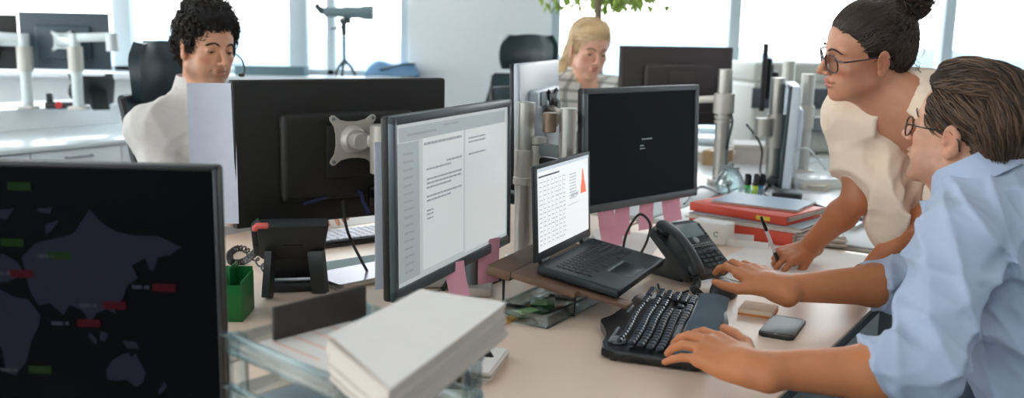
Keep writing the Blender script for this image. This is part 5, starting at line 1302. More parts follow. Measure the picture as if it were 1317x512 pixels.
def tubes(name, W, r, m, parent, sides=4, rg=None):
    N, K, _ = W.shape; Tn = np.gradient(W, axis=1); Tn /= np.linalg.norm(Tn, axis=2, keepdims=True) + 1e-9
    ref = np.tile(np.array([.31, .22, .92]), (N, K, 1)); A = np.cross(Tn, ref); A /= np.linalg.norm(A, axis=2, keepdims=True) + 1e-9; Bn = np.cross(Tn, A)
    t = np.linspace(0, 1, K); rad = r * np.clip(np.minimum(1, t * 5 + .5) * np.minimum(1, (1 - t) * 3 + .12), .1, 1)
    if rg is not None: rad = rad[None, :] * rg.uniform(.6, 1.25, (N, 1))
    else: rad = np.tile(rad, (N, 1))
    an = np.arange(sides) * 2 * PI / sides; V = W[:, :, None, :] + (A[:, :, None, :] * np.cos(an)[None, None, :, None] + Bn[:, :, None, :] * np.sin(an)[None, None, :, None]) * rad[:, :, None, None]
    b = (np.arange(N)[:, None, None] * K + np.arange(K - 1)[None, :, None]) * sides + np.arange(sides)[None, None, :]
    c = (np.arange(N)[:, None, None] * K + np.arange(K - 1)[None, :, None]) * sides + (np.arange(sides)[None, None, :] + 1) % sides
    F = np.stack([b, c, c + sides, b + sides], -1).reshape(-1, 4); return np_obj(name, V.reshape(-1, 3), F, m, parent)
def elbow_folds(arms, amp=.006, fq=62):
    def f(P):
        d = 0
        for sh, el, wr in arms:
            sh, el, wr = map(np.asarray, (sh, el, wr)); ax = nrm_(nrm_(wr - el) + nrm_(el - sh)); q = P - el; r2 = (q ** 2).sum(1); t = q @ ax
            d = d - amp * np.exp(-r2 / .0144) * ((1 - np.abs(np.sin(t * fq * .5 + 1.5 * np.sin(q[:, 2] * 24 + q[:, 0] * 17)))) ** 1.5 - .4)
        return d
    return f
def front_seeds(H, n, seed, x=.052, y=(.05, .08), z=(.075, .1)):
    rg = np.random.RandomState(seed); out = []
    for _ in range(n):
        a = rg.uniform(-1, 1); out.append(ap(H, (a * x, y[1] - (y[1] - y[0]) * a * a + rg.uniform(-.006, .004), z[0] + (z[1] - z[0]) * rg.random() - .012 * a * a)))
    return np.array(out)
def scatter(H, n, seed, fn):
    # n points on the skull (head frame), kept where fn(local) is true -> world
    rg = np.random.RandomState(seed); out = []
    while len(out) < n:
        v = rg.normal(size=3); v /= np.linalg.norm(v); p = V3(0, -.012, .04) + v * V3(.08, .1, .09)
        if fn(p): out.append(ap(H, p))
    return np.array(out)
def lflow(H, fn):
    R = H[:3, :3] / np.linalg.norm(H[:3, 0]); I = np.linalg.inv(H)
    return lambda P, t: fn(P @ I[:3, :3].T + I[:3, 3], t) @ R.T
def torso(s, pel, nck, shl, shr, fwd, w=1., inf=0., k=.05, chest=1., depth=1.):
    pel, nck, shl, shr = map(np.asarray, (pel, nck, shl, shr)); ax = nck - pel; rt = nrm_(shr - shl); up = nrm_(ax); f = nrm_(np.cross(up, rt))
    M = np.eye(4); M[:3, 0] = rt; M[:3, 1] = f; M[:3, 2] = up; R = M[:3, :3]; L = np.linalg.norm(ax); old = s.M
    s.M = np.eye(4)
    for t, r, dy in ((.0, (.165, .13, .12), 0), (.32, (.148, .112, .15), .005), (.66, (.165 * chest, .118 * depth, .17), .0), (.86, (.135, .09, .1), -.01)):
        s.ell(pel + ax * t + f * dy, [q * w + inf for q in r], k, 1, R)
    s.cone(shl, shr, .058 * w + inf, None, k); s.cone(nck + up * .03 - f * .01, nck - up * .06, .055 * w + inf, .08 * w + inf, k)
    for q in (shl, shr): s.cone(nck - f * .008, q, .05 * w + inf, .054 * w + inf, k)
    s.M = old; return f, rt, up
def legs(s, pel, rt, knees, feet, r=(.085, .06, .045), k=.03, hipw=.085):
    for sg, kn, ft in ((-1, knees[0], feet[0]), (1, knees[1], feet[1])):
        h = np.asarray(pel) + rt * sg * hipw; s.cone(h, kn, r[0], r[1], k); s.cone(kn, ft, r[1], r[2], .02)
def cut(s, c, d, half=.09, k=.002):
    # remove everything in a box beyond plane at c, normal d
    d = nrm_(d); up = V3(0, 0, 1) if abs(d[2]) < .9 else V3(1, 0, 0); F_ = frame(np.asarray(c) + d * half, d, up); old = s.M; s.M = np.eye(4)
    s.box(F_[:3, 3], (half, half, half), k, -1, F_[:3, :3], .003); s.M = old
def shoe_obj(body, c, d, m, sole):
    X = T(*c) @ RZ(math.atan2(d[1], d[0]) - PI / 2); b = MB(); b.M = X
    def fn(a, t):
        y = -.09 + .27 * t; w = .04 * math.sin(PI * min(.97, max(.05, t * .86 + .1))) ** .4; h = (.085 - .055 * min(1, max(0, (t - .25) / .6)) ** .8) * math.sin(PI * min(.98, t * .9 + .09)) ** .3; th = PI * a
        return (-w * math.cos(th), y, .018 + h * math.sin(th) ** .8)
    b.sheet(fn, 14, 16, .003); o = obj('shoe', b, m, body, world=True)
    q = MB(); q.M = X; q.prism([(.041 * math.sin(PI * min(.97, max(.05, t * .86 + .1))) ** .4 * sg, -.092 + .274 * t) for sg, rg in ((1, range(13)), (-1, range(12, -1, -1))) for t in [i / 12 for i in rg]], .02, bev=.003); obj('sole', q, sole, o, world=True)
def A3(v): return np.array(tuple(v), float)
M_shoe = mat('dark_shoe_leather', (40, 34, 32), .35); M_sole = mat('shoe_sole', (24, 22, 22), .7)
def cloth(name, c, bump=.25, bs=1400, rough=.85, c2=None, **kw): return mat(name, c, rough, var=.04, nscale=20, bump=bump, bscale=bs, sheen=.15, c2=c2, **kw)
def collar(shirt, H, N, f, rt, up, m, rn=.066, h=.038, flare=.012, gap=.5, point=.045, lift=.0, back=-.012):
    # folded shirt collar round the neck base, open at the front
    b = MB(); N = np.asarray(N)
    def fn(a, t):
        th = gap + (2 * PI - 2 * gap) * a; dx, dy = math.sin(th), math.cos(th); e = math.exp(-((min(a, 1 - a)) / .13) ** 2)
        rr_ = rn + (flare + .012 * e) * t; z = lift + h * (1 - t) - point * e * t - .012 * t + .012 * (1 - dy) * .5
        return tuple(N + rt * dx * rr_ + f * (dy * rr_ * 1.02 + back + .02 * e * t) + up * z)
    b.sheet(fn, 40, 6, .003)
    def fn2(a, t):
        th = gap * .8 + (2 * PI - 1.6 * gap) * a; dx, dy = math.sin(th), math.cos(th); rr_ = rn - .003
        return tuple(N + rt * dx * rr_ + f * (dy * rr_ * 1.02 + back) + up * (lift - .03 + (h + .026 + .012 * (1 - dy) * .5) * t))
    b.sheet(fn2, 40, 5, .003); return obj('collar', b, m, shirt, world=True)

# ================================================================== man in the blue shirt
def man_blue():
    e = A3(aty(1222, 181, 1.70)); a = R_(9)
    pv = nrm_((-.905, .425, 0)); aw = nrm_((.425, .905, 0)); fd = pv * math.cos(R_(25)) + aw * math.sin(R_(25))
    fw = fd * math.cos(a) + V3(0, 0, math.sin(a)); H = frame((0, 0, 0), fw, s=.97); H[:3, 3] = e - H[:3, :3] @ V3(-.077, -.012, .002)
    N = V3(.872, 1.722, 1.035); L, R = V3(.765, 1.565, .985), V3(.975, 1.885, .985); pel = V3(1.05, 1.60, .60)
    eL = V3(.66, 1.415, .80); wL = A3(atz(966, 474, .80)); eR = V3(.885, 1.985, .80); wR = A3(atz(1000, 371, .80))
    b = SDF(); f, rt, up = torso(b, pel, N, L, R, None, w=.93)
    arm(b, L, eL, wL); arm(b, R, eR, wR)
    kL, kR = pel + f * .4 - rt * .11 + V3(0, 0, -.07), pel + f * .4 + rt * .11 + V3(0, 0, -.07); fL, fR = kL * V3(1, 1, 0) + f * .02 + V3(0, 0, .09), kR * V3(1, 1, 0) + f * .02 + V3(0, 0, .09)
    legs(b, pel, rt, (kL, kR), (fL, fR), (.075, .052, .038))
    head_sdf(b, H, True, 1.05, 1.05, .0024, neckto=N, neckr=.057)
    tip = A3(atz(846, 455, .775)); d = nrm_(tip - wL) + V3(0, 0, .3); HL = frame(wL, d, V3(.1, -.5, 1)); c = [(.22, .4, .3), (.24, .42, .3), (.26, .42, .3), (.2, .25, .2)]
    hand(b, HL, -1, c, (-.16, -.03, .09, .40), ((-.75, .75, -.1), (-.45, .95, -.15), (-.3, 1, -.15)), 1.06)
    tip = A3(atz(912, 358, .77)); d = nrm_(tip - wR) + V3(0, 0, .4); HR = frame(wR, d, V3(.1, -.35, 1)); c = [(.1, .55, .45), (.15, .6, .5), (.25, .6, .5), (.3, .55, .4)]
    hand(b, HR, 1, c, (-.12, 0, .1, .22), ((-.65, .8, -.35), (-.3, 1, -.25), (-.1, 1, -.2)), 1.04)
    V, F = b.mesh(.0026, 1); base = (float(pel[0]), float(pel[1]), 0)
    t = head_tint(V, H, (214, 160, 132), (190, 116, 104), stub=(176, 132, 112), blush=(206, 128, 104))
    hw = np.clip((1.0 - V[:, 2]) / .1, 0, 1)[:, None]; t = t * (1 - hw) + np.array(lin((200, 128, 84))) * hw
    o = np_obj('person', V, F, skin_mat('skin_warm'), None, base, t); bpy.context.view_layer.update()
    o['label'] = 'seated man with glasses and light blue shirt typing at the right'; o['category'] = 'person'
    face_bits(o, H, (0, .1), (70, 52, 40)); glasses(o, H, (44, 36, 34), fr=.0016, w=.024, h=.0185, z0=.002)
    # hair
    s = SDF(); s.M = H
    s.ell((0, -.016, .053), (.079, .1, .084)); s.ell((0, .038, .1), (.054, .044, .03), .03); s.ell((0, -.01, .118), (.055, .07, .026), .03); s.ell((0, -.07, .02), (.068, .046, .075), .02)
    s.box((0, .118, .0), (.12, .062, .092), .012, -1, rd=.02); s.box((0, .03, -.085), (.12, .09, .05), .012, -1, rd=.01)
    for x in (-1, 1): s.ell((x * .085, .0, -.01), (.026, .026, .04), .008, -1); s.ell((x * .09, .052, .03), (.03, .035, .05), .01, -1)
    s.M = np.eye(4); nz = folds(5, .0035, 90, (1.4, .3, 1)); s.disp = nz; Vh, Fh = s.mesh(.0032, 1)
    hm = hair_mat('hair_brown', (34, 26, 22), (112, 86, 66)); h = np_obj('hair', Vh, Fh, hair_mat('hair_brown_base', (46, 35, 29), (46, 35, 29), .9), o)
    ok = lambda p: (p[2] > -.05 + max(0, p[1]) * 1.6) and not (p[1] > .05 and p[2] < .07) and not (abs(p[0]) > .05 and abs(p[1] + .0) < .03 and p[2] < .03)
    top = lambda p: ok(p) and p[2] > .06
    fl = lflow(H, lambda Q, t: np.stack([Q[:, 0] * 2.0 + .15 * np.sin(Q[:, 1] * 60), -np.ones(len(Q)), np.where(Q[:, 2] > .09, .2, -.55) - (Q[:, 1] < -.05) * 1.2], 1))
    strands('hair_locks', s, scatter(H, 2200, 3, ok), fl, 0, 9, .0075, .0012, hm, h, .0004, .07, 2, .0005, .003)
    strands('hair_locks', s, scatter(H, 1100, 7, lambda p: top(p) and p[1] > -.08), fl, 0, 11, .0095, .0014, hm, h, .002, .12, 9, .001, .0075)
    strands('hair_locks', s, front_seeds(H, 420, 5), fl, 0, 11, .0085, .0013, hm, h, .002, .08, 11, .001, .008)
    # shirt
    s = SDF(); torso(s, pel, N - up * .012, L, R, None, w=1.0, inf=.012, depth=1.08)
    for sh, el, wr in ((L, eL, wL), (R, eR, wR)):
        d = nrm_(wr - el); cf = el + d * .095; s.cone(sh, el, .063, .064, .03); s.cone(el, cf, .064, .056, .02); s.cone(cf - d * .05, cf + d * .002, .0575, .0585, .004)
    s.ell(pel + V3(0, 0, .02), (.175, .15, .13), .05, 1, np.stack([rt, f, up], 1)); 
    for sh, el, wr in ((L, eL, wL), (R, eR, wR)): d = nrm_(wr - el); cut(s, el + d * .097, d, .075)
    s.cone(N + up * .12, N + up * .0, .062, .058, .006, -1)
    f1, f2 = folds(21, .022, 32, (1, 1, .75), 3), folds(22, .004, 70); f3 = elbow_folds([(L, eL, wL), (R, eR, wR)], .009); s.disp = lambda P: f1(P) + f2(P) + f3(P)
    Vs, Fs = s.mesh(.004, 1); ms = cloth('shirt_light_blue', (182, 196, 220), c2=(168, 184, 212)); sh = np_obj('shirt', Vs, Fs, ms, o, label='light blue shirt with rolled sleeves')
    collar(sh, H, N - up * .012, f, rt, up, ms, .066, .038, .016, .42, .055, .05)
    # dark navy trim inside the collar / chest pocket edge is left plain
    s = SDF(); legs(s, pel + V3(0, 0, -.02), rt, (kL, kR), (fL, fR), (.1, .076, .062)); s.ell(pel + V3(0, 0, -.02), (.185, .155, .11), .05, 1, np.stack([rt, f, up], 1)); s.disp = folds(23, .004, 40)
    Vt, Ft = s.mesh(.007, 1); np_obj('trousers', Vt, Ft, cloth('navy_trousers', (40, 46, 60)), o)
    for q in (fL, fR): shoe_obj(o, (q[0] + f[0] * .03, q[1] + f[1] * .03, 0), f, M_shoe, M_sole)
    make_chair('blue fabric task chair under the man in the blue shirt', (pel[0] - f[0] * .0, pel[1] - f[1] * .0, -.035), math.atan2(f[1], f[0]) - PI / 2, M_bluefab, M_bluefab, head=False) if MKCHAIR else None
    return o
# ================================================================== standing woman leaning over the desk
def woman_standing():
    e = A3(aty(1136, 81, 2.08)); a = R_(-9); fd = nrm_((-1, -.0, 0)); fw = fd * math.cos(a) + V3(0, 0, math.sin(a))
    H = frame((0, 0, 0), fw, roll=R_(13), s=.95); H[:3, 3] = e - H[:3, :3] @ V3(-.077, -.012, .002)
    N = V3(.92, 2.15, 1.175); L, R = V3(1.03, 2.01, 1.16), V3(.822, 2.262, 1.145); pel = V3(1.25, 2.287, .92)
    eL = V3(.975, 2.13, .93); wL = A3(atz(1128, 338, .80)); eR = V3(.84, 2.235, .945); wR = A3(atz(1036, 322, .785))
    b = SDF(); f, rt, up = torso(b, pel, N, L, R, None, w=.82, depth=1.0)
    ar = (.042, .035, .034, .036, .0235); arm(b, L, eL, wL, ar); arm(b, R, eR, wR, ar)
    kn = [V3(1.25, 2.28, .48) + rt * s_ * .085 + V3(-.02, 0, 0) for s_ in (-1, 1)]; ft = [q * V3(1, 1, 0) + V3(.03, .01, .09) for q in kn]
    legs(b, pel, rt, kn, ft, (.08, .05, .035), hipw=.08)
    head_sdf(b, H, False, .9, .92, cz=.009, slit=.0022, smile=.3, neckto=N, neckr=.047)
    # left hand flat on the desk edge, right hand holding the pen
    d = A3(atz(1105, 366, .742)) - wL; HL = frame(wL, d, V3(-.5, -.3, 1)); hand(b, HL, -1, [(-.1, .12, .1)] * 4, (-.15, -.05, .06, .18), ((-.8, .7, -.2), (-.6, .85, -.1), (-.4, .9, -.1)), .92)
    g = A3(PENA) + (A3(PENB) - A3(PENA)) * .22; d = g + V3(-.0, -.005, -.004) - wR; HR = frame(wR - nrm_(d) * .005, d, V3(-.45, -.55, 1.)); c = [(.75, .75, .45), (.85, .9, .6), (1.0, 1.1, .7), (1.1, 1.1, .7)]
    hand(b, HR, 1, c, (-.05, 0, .05, .1), ((-.35, .8, -.75), (.1, .95, -.5), (.35, .95, -.3)), .92)
    V, F = b.mesh(.0026, 1); base = (float(pel[0]), float(pel[1]), 0)
    t = head_tint(V, H, (198, 140, 110), (172, 78, 76), blush=(196, 112, 88)); hw = np.clip((1.05 - V[:, 2]) / .15, 0, 1)[:, None]; t = t * (1 - hw) + np.array(lin((188, 116, 76))) * hw
    o = np_obj('person', V, F, skin_mat('skin_warm'), None, base, t); bpy.context.view_layer.update()
    o['label'] = 'standing woman in a cream blouse leaning over the desk and writing'; o['category'] = 'person'
    face_bits(o, H, (0, -.35), (52, 38, 32)); glasses(o, H, (58, 44, 50), fr=.0019, w=.0255, h=.021, z0=.004)
    s = SDF(); s.M = H
    s.ell((0, -.018, .053), (.0785, .1, .084)); s.ell((0, -.065, .01), (.066, .05, .066), .02); s.box((0, .125, -.02), (.12, .062, .1), .014, -1, rd=.03); s.box((0, .04, -.09), (.12, .095, .06), .012, -1, rd=.01)
    for x in (-1, 1): s.ell((x * .085, .0, -.012), (.024, .03, .03), .008, -1); s.ell((x * .085, .06, .02), (.03, .04, .05), .012, -1)
    s.M = np.eye(4); Vh, Fh = s.mesh(.003, 1); hm = hair_mat('hair_dark', (26, 21, 19), (70, 54, 44)); h = np_obj('hair', Vh, Fh, hair_mat('hair_dark_base', (30, 24, 22), (30, 24, 22), .9), o)
    ok = lambda p: not (p[1] > .055 and p[2] < .085) and p[2] > -.045 + max(0, p[1]) * 1.4 and not (abs(p[0]) > .05 and abs(p[1]) < .03 and p[2] < .02)
    bun = V3(0, -.108, .115); fl = lflow(H, lambda Q, t: bun - Q)
    strands('hair_locks', s, scatter(H, 1000, 4, ok), fl, 0, 10, .0085, .0017, hm, h, .0003, .05, 3, .0003, .0016)
    strands('hair_locks', s, front_seeds(H, 420, 6, .062, (.035, .082), (.078, .1)), fl, 0, 14, .0095, .0015, hm, h, .0003, .04, 5, .0003, .0016)
    s2 = SDF(); s2.M = H; s2.ell(bun, (.042, .034, .036)); s2.ell(bun + V3(0, -.016, .012), (.03, .026, .03), .01); s2.cone((0, -.085, .09), bun, .024, .028, .01); s2.M = np.eye(4); s2.disp = folds(6, .004, 150); Vb, Fb = s2.mesh(.003, 1)
    bn = np_obj('hair_bun', Vb, Fb, hair_mat('hair_dark_base', (30, 24, 22), (30, 24, 22), .9), h); rg = np.random.RandomState(2); sd = np.array([ap(H, bun + nrm_(rg.normal(size=3)) * .04) for _ in range(240)])
    axs = H[:3, :3] @ V3(.15, -.75, .6); cb = ap(H, bun); strands('hair_locks', s2, sd, lambda P, t: np.cross(P - cb, axs) + axs * .02, 0, 9, .009, .0022, hm, bn, .001, .15, 5, .002, .006)
    wisps = []
    for k in range(26):
        x = rg.uniform(-.05, .05); p0 = V3(x, -.1 + rg.uniform(-.01, .02), rg.uniform(-.02, .09)); wisps.append([ap(H, p0 + V3(x * .2 * q, -.012 * math.sin(PI * q) - rg.uniform(0, .008), -.06 * q + .02 * q * q)) for q in np.linspace(0, 1, 8)])
    tubes('hair_wisps', np.array(wisps), .0009, hm, h, 4, rg)
    # blouse: loose, V neck, wide short sleeves
    s = SDF(); torso(s, pel, N - up * .006, L, R, None, w=.86, inf=.02, depth=1.1)
    Rm = np.stack([rt, f, up], 1); s.ell(pel + (N - pel) * .55 + f * .045, (.125, .09, .12), .05, 1, Rm);  s.ell(pel + V3(0, 0, .02), (.165, .13, .14), .06, 1, Rm); s.ell(pel + (N - pel) * .28 + f * .03, (.16, .12, .16), .06, 1, Rm)
    for sh, el, wr in ((L, eL, wL), (R, eR, wR)):
        d = nrm_(el - sh); q = sh + d * (np.linalg.norm(el - sh) * .84); s.cone(sh - d * .01, q, .054, .066, .03); s.cone(q - d * .028, q, .067, .069, .004)
    for sh, el in ((L, eL), (R, eR)):
        d = nrm_(np.asarray(el) - sh); q = sh + d * (np.linalg.norm(el - sh) * .84); cut(s, q + d * .002, (d + V3(-.55, -.12, .12)) if sh is R else d, .085)
    vt, vb = N + up * .02 + f * .06, N - up * .27 + f * .165
    for w_, y in ((.0, 0), (.5, 0), (1., 0)): pass
    for t_ in np.linspace(0, 1, 7):
        c_ = vt + (vb - vt) * t_; s.ell(c_ + f * .028, (.042 * (1 - t_) + .012, .075, .04), .008, -1, Rm)
    s.cone(N + up * .1 + f * .01, N + up * .005 + f * .01, .05, .052, .008, -1)
    s.cone(N + f * .02 + V3(.02, .03, -.17), (.925, 2.2, .885), .085, .06, .06); s.cone((.925, 2.2, .885), pel + V3(-.05, -.02, -.02), .06, .1, .06);
    for t_ in np.linspace(.2, .95, 7):
        c_ = vt + (vb - vt) * t_; s.ell(c_ + f * .035, (.034 * (1 - t_) + .009, .075, .03), .006, -1, Rm)
    f3 = folds(35, .006, 48, (1.2, 1.2, .12))
    f1, f2 = folds(31, .005, 32, (1.2, 1.2, .3)), folds(32, .002, 80); s.disp = lambda P: f1(P) + f2(P) + f3(P)
    Vs, Fs = s.mesh(.0045, 1); np_obj('blouse', Vs, Fs, cloth('blouse_cream', (248, 228, 206), c2=(240, 218, 194)), o, label='loose cream V-neck blouse')
    s = SDF(); s.ell(pel + (N - pel) * .52 + f * .052, (.098, .07, .12), .03, 1, Rm); s.ell(pel + (N - pel) * .25 + f * .02, (.12, .1, .16), .05, 1, Rm); cut(s, pel + (N - pel) * .74 + f * .05, up * .9 + f * .2, .12); s.disp = folds(33, .002, 60)
    Vc, Fc = s.mesh(.005, 1); np_obj('camisole', Vc, Fc, cloth('camisole_white', (242, 240, 238)), o)
    s = SDF(); legs(s, pel - V3(0, 0, .02), rt, kn, ft, (.098, .07, .05), hipw=.08); s.ell(pel - V3(0, 0, .03), (.165, .125, .12), .05, 1, Rm); s.disp = folds(34, .003, 50)
    Vt, Ft = s.mesh(.007, 1); np_obj('trousers', Vt, Ft, cloth('grey_blue_trousers', (120, 136, 160)), o)
    for q in ft: shoe_obj(o, (q[0] - .03, q[1] - .01, 0), f, M_shoe, M_sole)
    return o
# ================================================================== dark-haired man in the white shirt
def man_white():
    c = A3(aty(266, 65, 2.96)); a = R_(-9); th = R_(-42); fw = V3(math.cos(th), math.sin(th), 0) * math.cos(a) + V3(0, 0, math.sin(a)); H = frame(c, fw, roll=R_(3), s=.98)
    f0 = V3(.78, -.62, 0); r0 = V3(-.62, -.78, 0); N = V3(-1.0, 3.0, 1.09); L, R = N - r0 * .185 + V3(0, 0, -.075), N + r0 * .185 + V3(0, 0, -.075); pel = N - f0 * .0 - V3(0, 0, .49)
    eL, eR = L + f0 * .14 + V3(0, 0, -.21), R + f0 * .13 + r0 * .03 + V3(0, 0, -.21); wL, wR = eL + f0 * .25 + r0 * .05 + V3(0, 0, .0), eR + f0 * .25 - r0 * .08; wL[2] = wR[2] = .785
    b = SDF(); f, rt, up = torso(b, pel, N, L, R, None, w=.93); arm(b, L, eL, wL); arm(b, R, eR, wR)
    kn = [pel + f0 * .42 + r0 * s_ * .12 + V3(0, 0, -.06) for s_ in (-1, 1)]; ft = [q * V3(1, 1, 0) + V3(0, 0, .09) for q in kn]; legs(b, pel, rt, kn, ft, (.075, .052, .038))
    head_sdf(b, H, True, 1.02, 1.12, .002, neckto=N, neckr=.058)
    for w_, el, sd in ((wL, eL, -1), (wR, eR, 1)): hand(b, frame(w_, (w_ - el) * V3(1, 1, .0), V3(0, 0, 1)), sd, [(.2, .35, .3)] * 4, (-.1, 0, .08, .2), ((-.7, .75, -.25), (-.4, .95, -.2), (-.2, 1, -.15)))
    V, F = b.mesh(.0032, 1); t = head_tint(V, H, (206, 150, 120), (168, 104, 92), stub=(118, 88, 74), blush=(200, 124, 98)); base = (float(pel[0]), float(pel[1]), 0)
    o = np_obj('person', V, F, skin_mat('skin_warm'), None, base, t); bpy.context.view_layer.update()
    o['label'] = 'dark-haired stubbled man in a white shirt behind the big black monitor'; o['category'] = 'person'
    face_bits(o, H, (0, -.4), (26, 20, 18), .0032)
    s = SDF(); s.M = H; s.ell((0, -.018, .056), (.084, .104, .088)); s.ell((0, .04, .112), (.066, .055, .032), .03); s.ell((0, -.02, .125), (.062, .075, .035), .03); s.ell((0, -.075, .01), (.07, .048, .085), .02)
    s.box((0, .122, -.01), (.12, .062, .092), .012, -1, rd=.02); s.box((0, .03, -.085), (.12, .085, .055), .012, -1, rd=.01)
    for x in (-1, 1): s.ell((x * .085, .0, -.014), (.024, .026, .036), .008, -1); s.ell((x * .085, .055, .02), (.026, .03, .05), .01, -1)
    s.M = np.eye(4); s.disp = folds(8, .007, 130); Vh, Fh = s.mesh(.0036, 1); hm = hair_mat('hair_black', (16, 14, 14), (52, 44, 40)); h = np_obj('hair', Vh, Fh, hair_mat('hair_black_base', (20, 17, 17), (20, 17, 17), .9), o)
    ok = lambda p: not (p[1] > .05 and p[2] < .08) and p[2] > -.065 + max(0, p[1]) * 1.8 and not (abs(p[0]) > .05 and abs(p[1]) < .03 and p[2] < .02)
    fl = lflow(H, lambda Q, t: np.stack([np.sin(Q[:, 1] * 70 + t * 5) + Q[:, 0] * 4, -.4 + .9 * np.sin(Q[:, 0] * 80 + t * 4), np.cos(Q[:, 2] * 80 + t * 6) - .3], 1))
    strands('hair_locks', s, scatter(H, 1100, 5, ok), fl, 0, 9, .0085, .0018, hm, h, .003, .3, 6, .003, .013)
    # headset: boom microphone at his left cheek, band over the hair
    m = MB(); m.M = Matrix(H.tolist()); m.tube([(-.09, -.03, .0), (-.088, -.034, .02), (-.086, -.02, .036), (-.084, .002, .036)], .003, 8, 4); hs = obj('headset', m, M_blackgloss, o, world=True)
    m = MB(); m.M = Matrix(H.tolist()); m.ell((-.09, -.008, .0), (.012, .026, .03)); obj('ear_cup', m, M_black, hs, world=True)
    m = MB(); m.M = Matrix(H.tolist()); m.tube([(-.096, .0, .0), (-.1, .045, -.015), (-.088, .088, -.042), (-.07, .105, -.055)], .0024, 8, 4); m.ell((-.066, .107, -.056), (.012, .006, .006)); obj('microphone_boom', m, M_black, hs, world=True)
    s = SDF(); torso(s, pel, N - up * .012, L, R, None, w=1.0, inf=.012)
    for sh, el, wr in ((L, eL, wL), (R, eR, wR)):
        d = nrm_(wr - el); cf = wr - d * .01; s.cone(sh, el, .06, .058, .04); s.cone(el, cf, .057, .044, .02)
    for el, wr in ((eL, wL), (eR, wR)): d = nrm_(wr - el); cut(s, wr - d * .012, d, .06)
    s.cone(N + up * .12, N + up * .0, .062, .058, .006, -1); f1, f2 = folds(41, .013, 30, (1, 1, .7), 3), folds(42, .003, 70); s.disp = lambda P: f1(P) + f2(P)
    Vs, Fs = s.mesh(.006, 1); ms = cloth('shirt_white', (214, 209, 204), c2=(204, 199, 196)); sh = np_obj('shirt', Vs, Fs, ms, o, label='white button shirt'); collar(sh, H, N - up * .012, f, rt, up, ms, .068, .036, .016, .5, .06, .05)
    s = SDF(); legs(s, pel + V3(0, 0, -.02), rt, kn, ft, (.1, .076, .062)); s.ell(pel + V3(0, 0, -.02), (.185, .155, .11), .05, 1, np.stack([rt, f, up], 1)); Vt, Ft = s.mesh(.009, 1); np_obj('trousers', Vt, Ft, cloth('dark_trousers', (44, 46, 52)), o)
    for q in ft: shoe_obj(o, (q[0], q[1], 0), f, M_shoe, M_sole)
    return o
# ================================================================== blonde woman in the checked shirt
def check_mat(name):
    m = cloth(name, (222, 220, 212)); nt = m.node_tree; b = nt.nodes['Principled BSDF']; tc = [n for n in nt.nodes if n.type == 'TEX_COORD'][0]
    src = [l.from_socket for l in nt.links if l.to_socket == b.inputs['Base Color']][0]
    for ax, rot in (('X', (0, 0, .5)), ('Z', (.15, 0, 0))):
        mp = nt.nodes.new('ShaderNodeMapping'); mp.inputs['Rotation'].default_value = rot; nt.links.new(tc.outputs['Object'], mp.inputs[0])
        wv = nt.nodes.new('ShaderNodeTexWave'); wv.bands_direction = ax; wv.inputs['Scale'].default_value = 7.; wv.inputs['Distortion'].default_value = .6; nt.links.new(mp.outputs[0], wv.inputs[0])
        cr_ = nt.nodes.new('ShaderNodeValToRGB'); cr_.color_ramp.elements[0].position = .72; cr_.color_ramp.elements[1].position = .86; cr_.color_ramp.elements[1].color = (.55, .55, .55, 1); cr_.color_ramp.elements[0].color = (0, 0, 0, 1); nt.links.new(wv.outputs['Fac'], cr_.inputs[0])
        mx = nt.nodes.new('ShaderNodeMix'); mx.data_type = 'RGBA'; nt.links.new(cr_.outputs[0], mx.inputs[0]); nt.links.new(src, mx.inputs[6]); mx.inputs[7].default_value = (*lin((98, 106, 98)), 1); src = mx.outputs[2]
    nt.links.new(src, b.inputs['Base Color']); return m
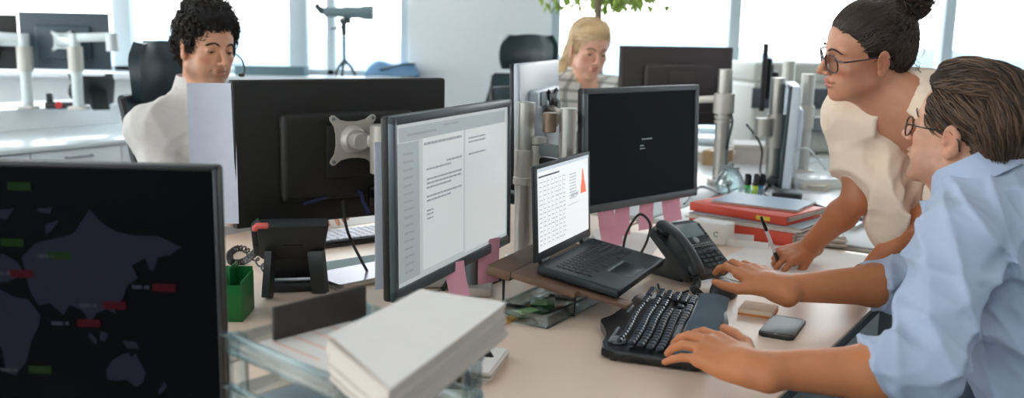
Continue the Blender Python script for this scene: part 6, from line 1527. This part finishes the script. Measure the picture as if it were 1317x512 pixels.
def woman_blonde():
    c = A3(aty(757, 66, 4.0)); a = R_(-16); th = R_(-70); fw = V3(math.cos(th), math.sin(th), 0) * math.cos(a) + V3(0, 0, math.sin(a)); H = frame(c, fw, roll=R_(4), s=.98)
    f0 = nrm_(V3(.5, -.87, 0)); r0 = V3(-.87, -.5, 0); N = V3(c[0] - .025, 4.07, 1.12); L, R = N - r0 * .165 + V3(0, 0, -.045), N + r0 * .165 + V3(0, 0, -.045); pel = N - f0 * .08 - V3(0, 0, .48)
    eL, eR = L + f0 * .1 + V3(0, 0, -.26), R + f0 * .1 + V3(0, 0, -.26); wL, wR = eL + f0 * .2 + V3(0, 0, .02), eR + f0 * .2 + V3(0, 0, .02)
    b = SDF(); f, rt, up = torso(b, pel, N, L, R, None, w=.83); ar = (.042, .035, .034, .036, .024); arm(b, L, eL, wL, ar); arm(b, R, eR, wR, ar)
    kn = [pel + f0 * .4 + r0 * s_ * .09 + V3(0, 0, -.08) for s_ in (-1, 1)]; ft = [q * V3(1, 1, 0) + V3(0, 0, .09) for q in kn]; legs(b, pel, rt, kn, ft, (.07, .05, .036))
    head_sdf(b, H, False, .92, .95, .0016, smile=1, neckto=N, neckr=.048)
    for w_, el, sd in ((wL, eL, -1), (wR, eR, 1)): hand(b, frame(w_, (w_ - el) * V3(1, 1, .2), V3(0, 0, 1)), sd, [(.2, .35, .3)] * 4, (-.1, 0, .08, .2), ((-.7, .75, -.25), (-.4, .95, -.2), (-.2, 1, -.15)), .92)
    V, F = b.mesh(.0034, 1); t = head_tint(V, H, (226, 172, 146), (196, 112, 104), blush=(220, 142, 120)); base = (float(pel[0]), float(pel[1]), 0)
    o = np_obj('person', V, F, skin_mat('skin_warm'), None, base, t); bpy.context.view_layer.update(); o['label'] = 'smiling blonde woman in a checked shirt looking down in front of the right window'; o['category'] = 'person'
    face_bits(o, H, (0, -.5), (130, 100, 74))
    s = SDF(); s.M = H; s.ell((0, -.018, .054), (.083, .103, .087)); s.ell((0, -.07, .0), (.07, .05, .08), .02); s.ell((0, .03, .11), (.06, .055, .03), .03); s.box((0, .125, -.02), (.12, .062, .098), .014, -1, rd=.03); s.box((0, .045, -.1), (.12, .085, .055), .012, -1, rd=.01)
    for x in (-1, 1): s.ell((x * .08, .06, .0), (.03, .032, .05), .012, -1)
    s.cone((.03, -.09, -.03), (.06, -.085, -.12), .035, .03, .02); s.cone((.06, -.085, -.12), (.085, -.06, -.2), .03, .012, .02); s.M = np.eye(4); Vh, Fh = s.mesh(.0034, 1)
    hm = hair_mat('hair_blonde', (196, 158, 112), (248, 228, 190)); h = np_obj('hair', Vh, Fh, hair_mat('hair_blonde_base', (214, 182, 136), (214, 182, 136)), o)
    ok = lambda p: not (p[1] > .055 and p[2] < .075) and p[2] > -.06 + max(0, p[1]) * 1.3; tl = V3(.05, -.095, -.07)
    fl = lflow(H, lambda Q, t: np.where((np.abs(Q[:, 0] + .02) < .1)[:, None] & (Q[:, 2] > .06)[:, None], np.stack([np.where(Q[:, 0] > -.025, 1., -1.), -.7 - 0 * Q[:, 0], -.2 + 0 * Q[:, 0]], 1), np.stack([.25 * np.sign(.05 - Q[:, 0]), -.55 + 0 * Q[:, 0], -.6 + 0 * Q[:, 0]], 1)))
    strands('hair_locks', s, scatter(H, 1600, 4, ok), fl, 0, 11, .009, .0015, hm, h, .001, .06, 3, .001, .005)
    s = SDF(); torso(s, pel, N - up * .014, L, R, None, w=.9, inf=.014)
    for sh, el, wr in ((L, eL, wL), (R, eR, wR)): d = nrm_(wr - el); s.cone(sh, el, .062, .054, .03); s.cone(el, wr - d * .02, .052, .04, .02)
    for el, wr in ((eL, wL), (eR, wR)): d = nrm_(wr - el); cut(s, wr - d * .022, d, .05)
    Rm = np.stack([rt, f, up], 1)
    for t_ in np.linspace(0, 1, 6): s.ell(N + up * (.03 - .13 * t_) + f * (.06 + .06 * t_), (.045 * (1 - t_) + .008, .06, .03), .006, -1, Rm)
    s.cone(N + up * .12, N + up * .0, .055, .052, .006, -1); f1 = folds(51, .005, 40); s.disp = f1; Vs, Fs = s.mesh(.006, 1); ms = check_mat('shirt_checked'); sh = np_obj('shirt', Vs, Fs, ms, o, label='pale shirt with a grey-green check'); collar(sh, H, N - up * .014, f, rt, up, ms, .062, .034, .018, .75, .07, .045)
    s = SDF(); legs(s, pel + V3(0, 0, -.02), rt, kn, ft, (.09, .07, .055)); s.ell(pel + V3(0, 0, -.02), (.17, .14, .11), .05, 1, Rm); Vt, Ft = s.mesh(.009, 1); np_obj('trousers', Vt, Ft, cloth('beige_trousers', (150, 140, 126)), o)
    for q in ft: shoe_obj(o, (q[0], q[1], 0), f, M_shoe, M_sole)
    make_chair('task chair the blonde woman sits on', (pel[0], pel[1], -.02), math.atan2(f[1], f[0]) - PI / 2, head=False) if MKCHAIR else None
    return o
MKCHAIR = True
man_blue(); woman_standing(); man_white(); woman_blonde()
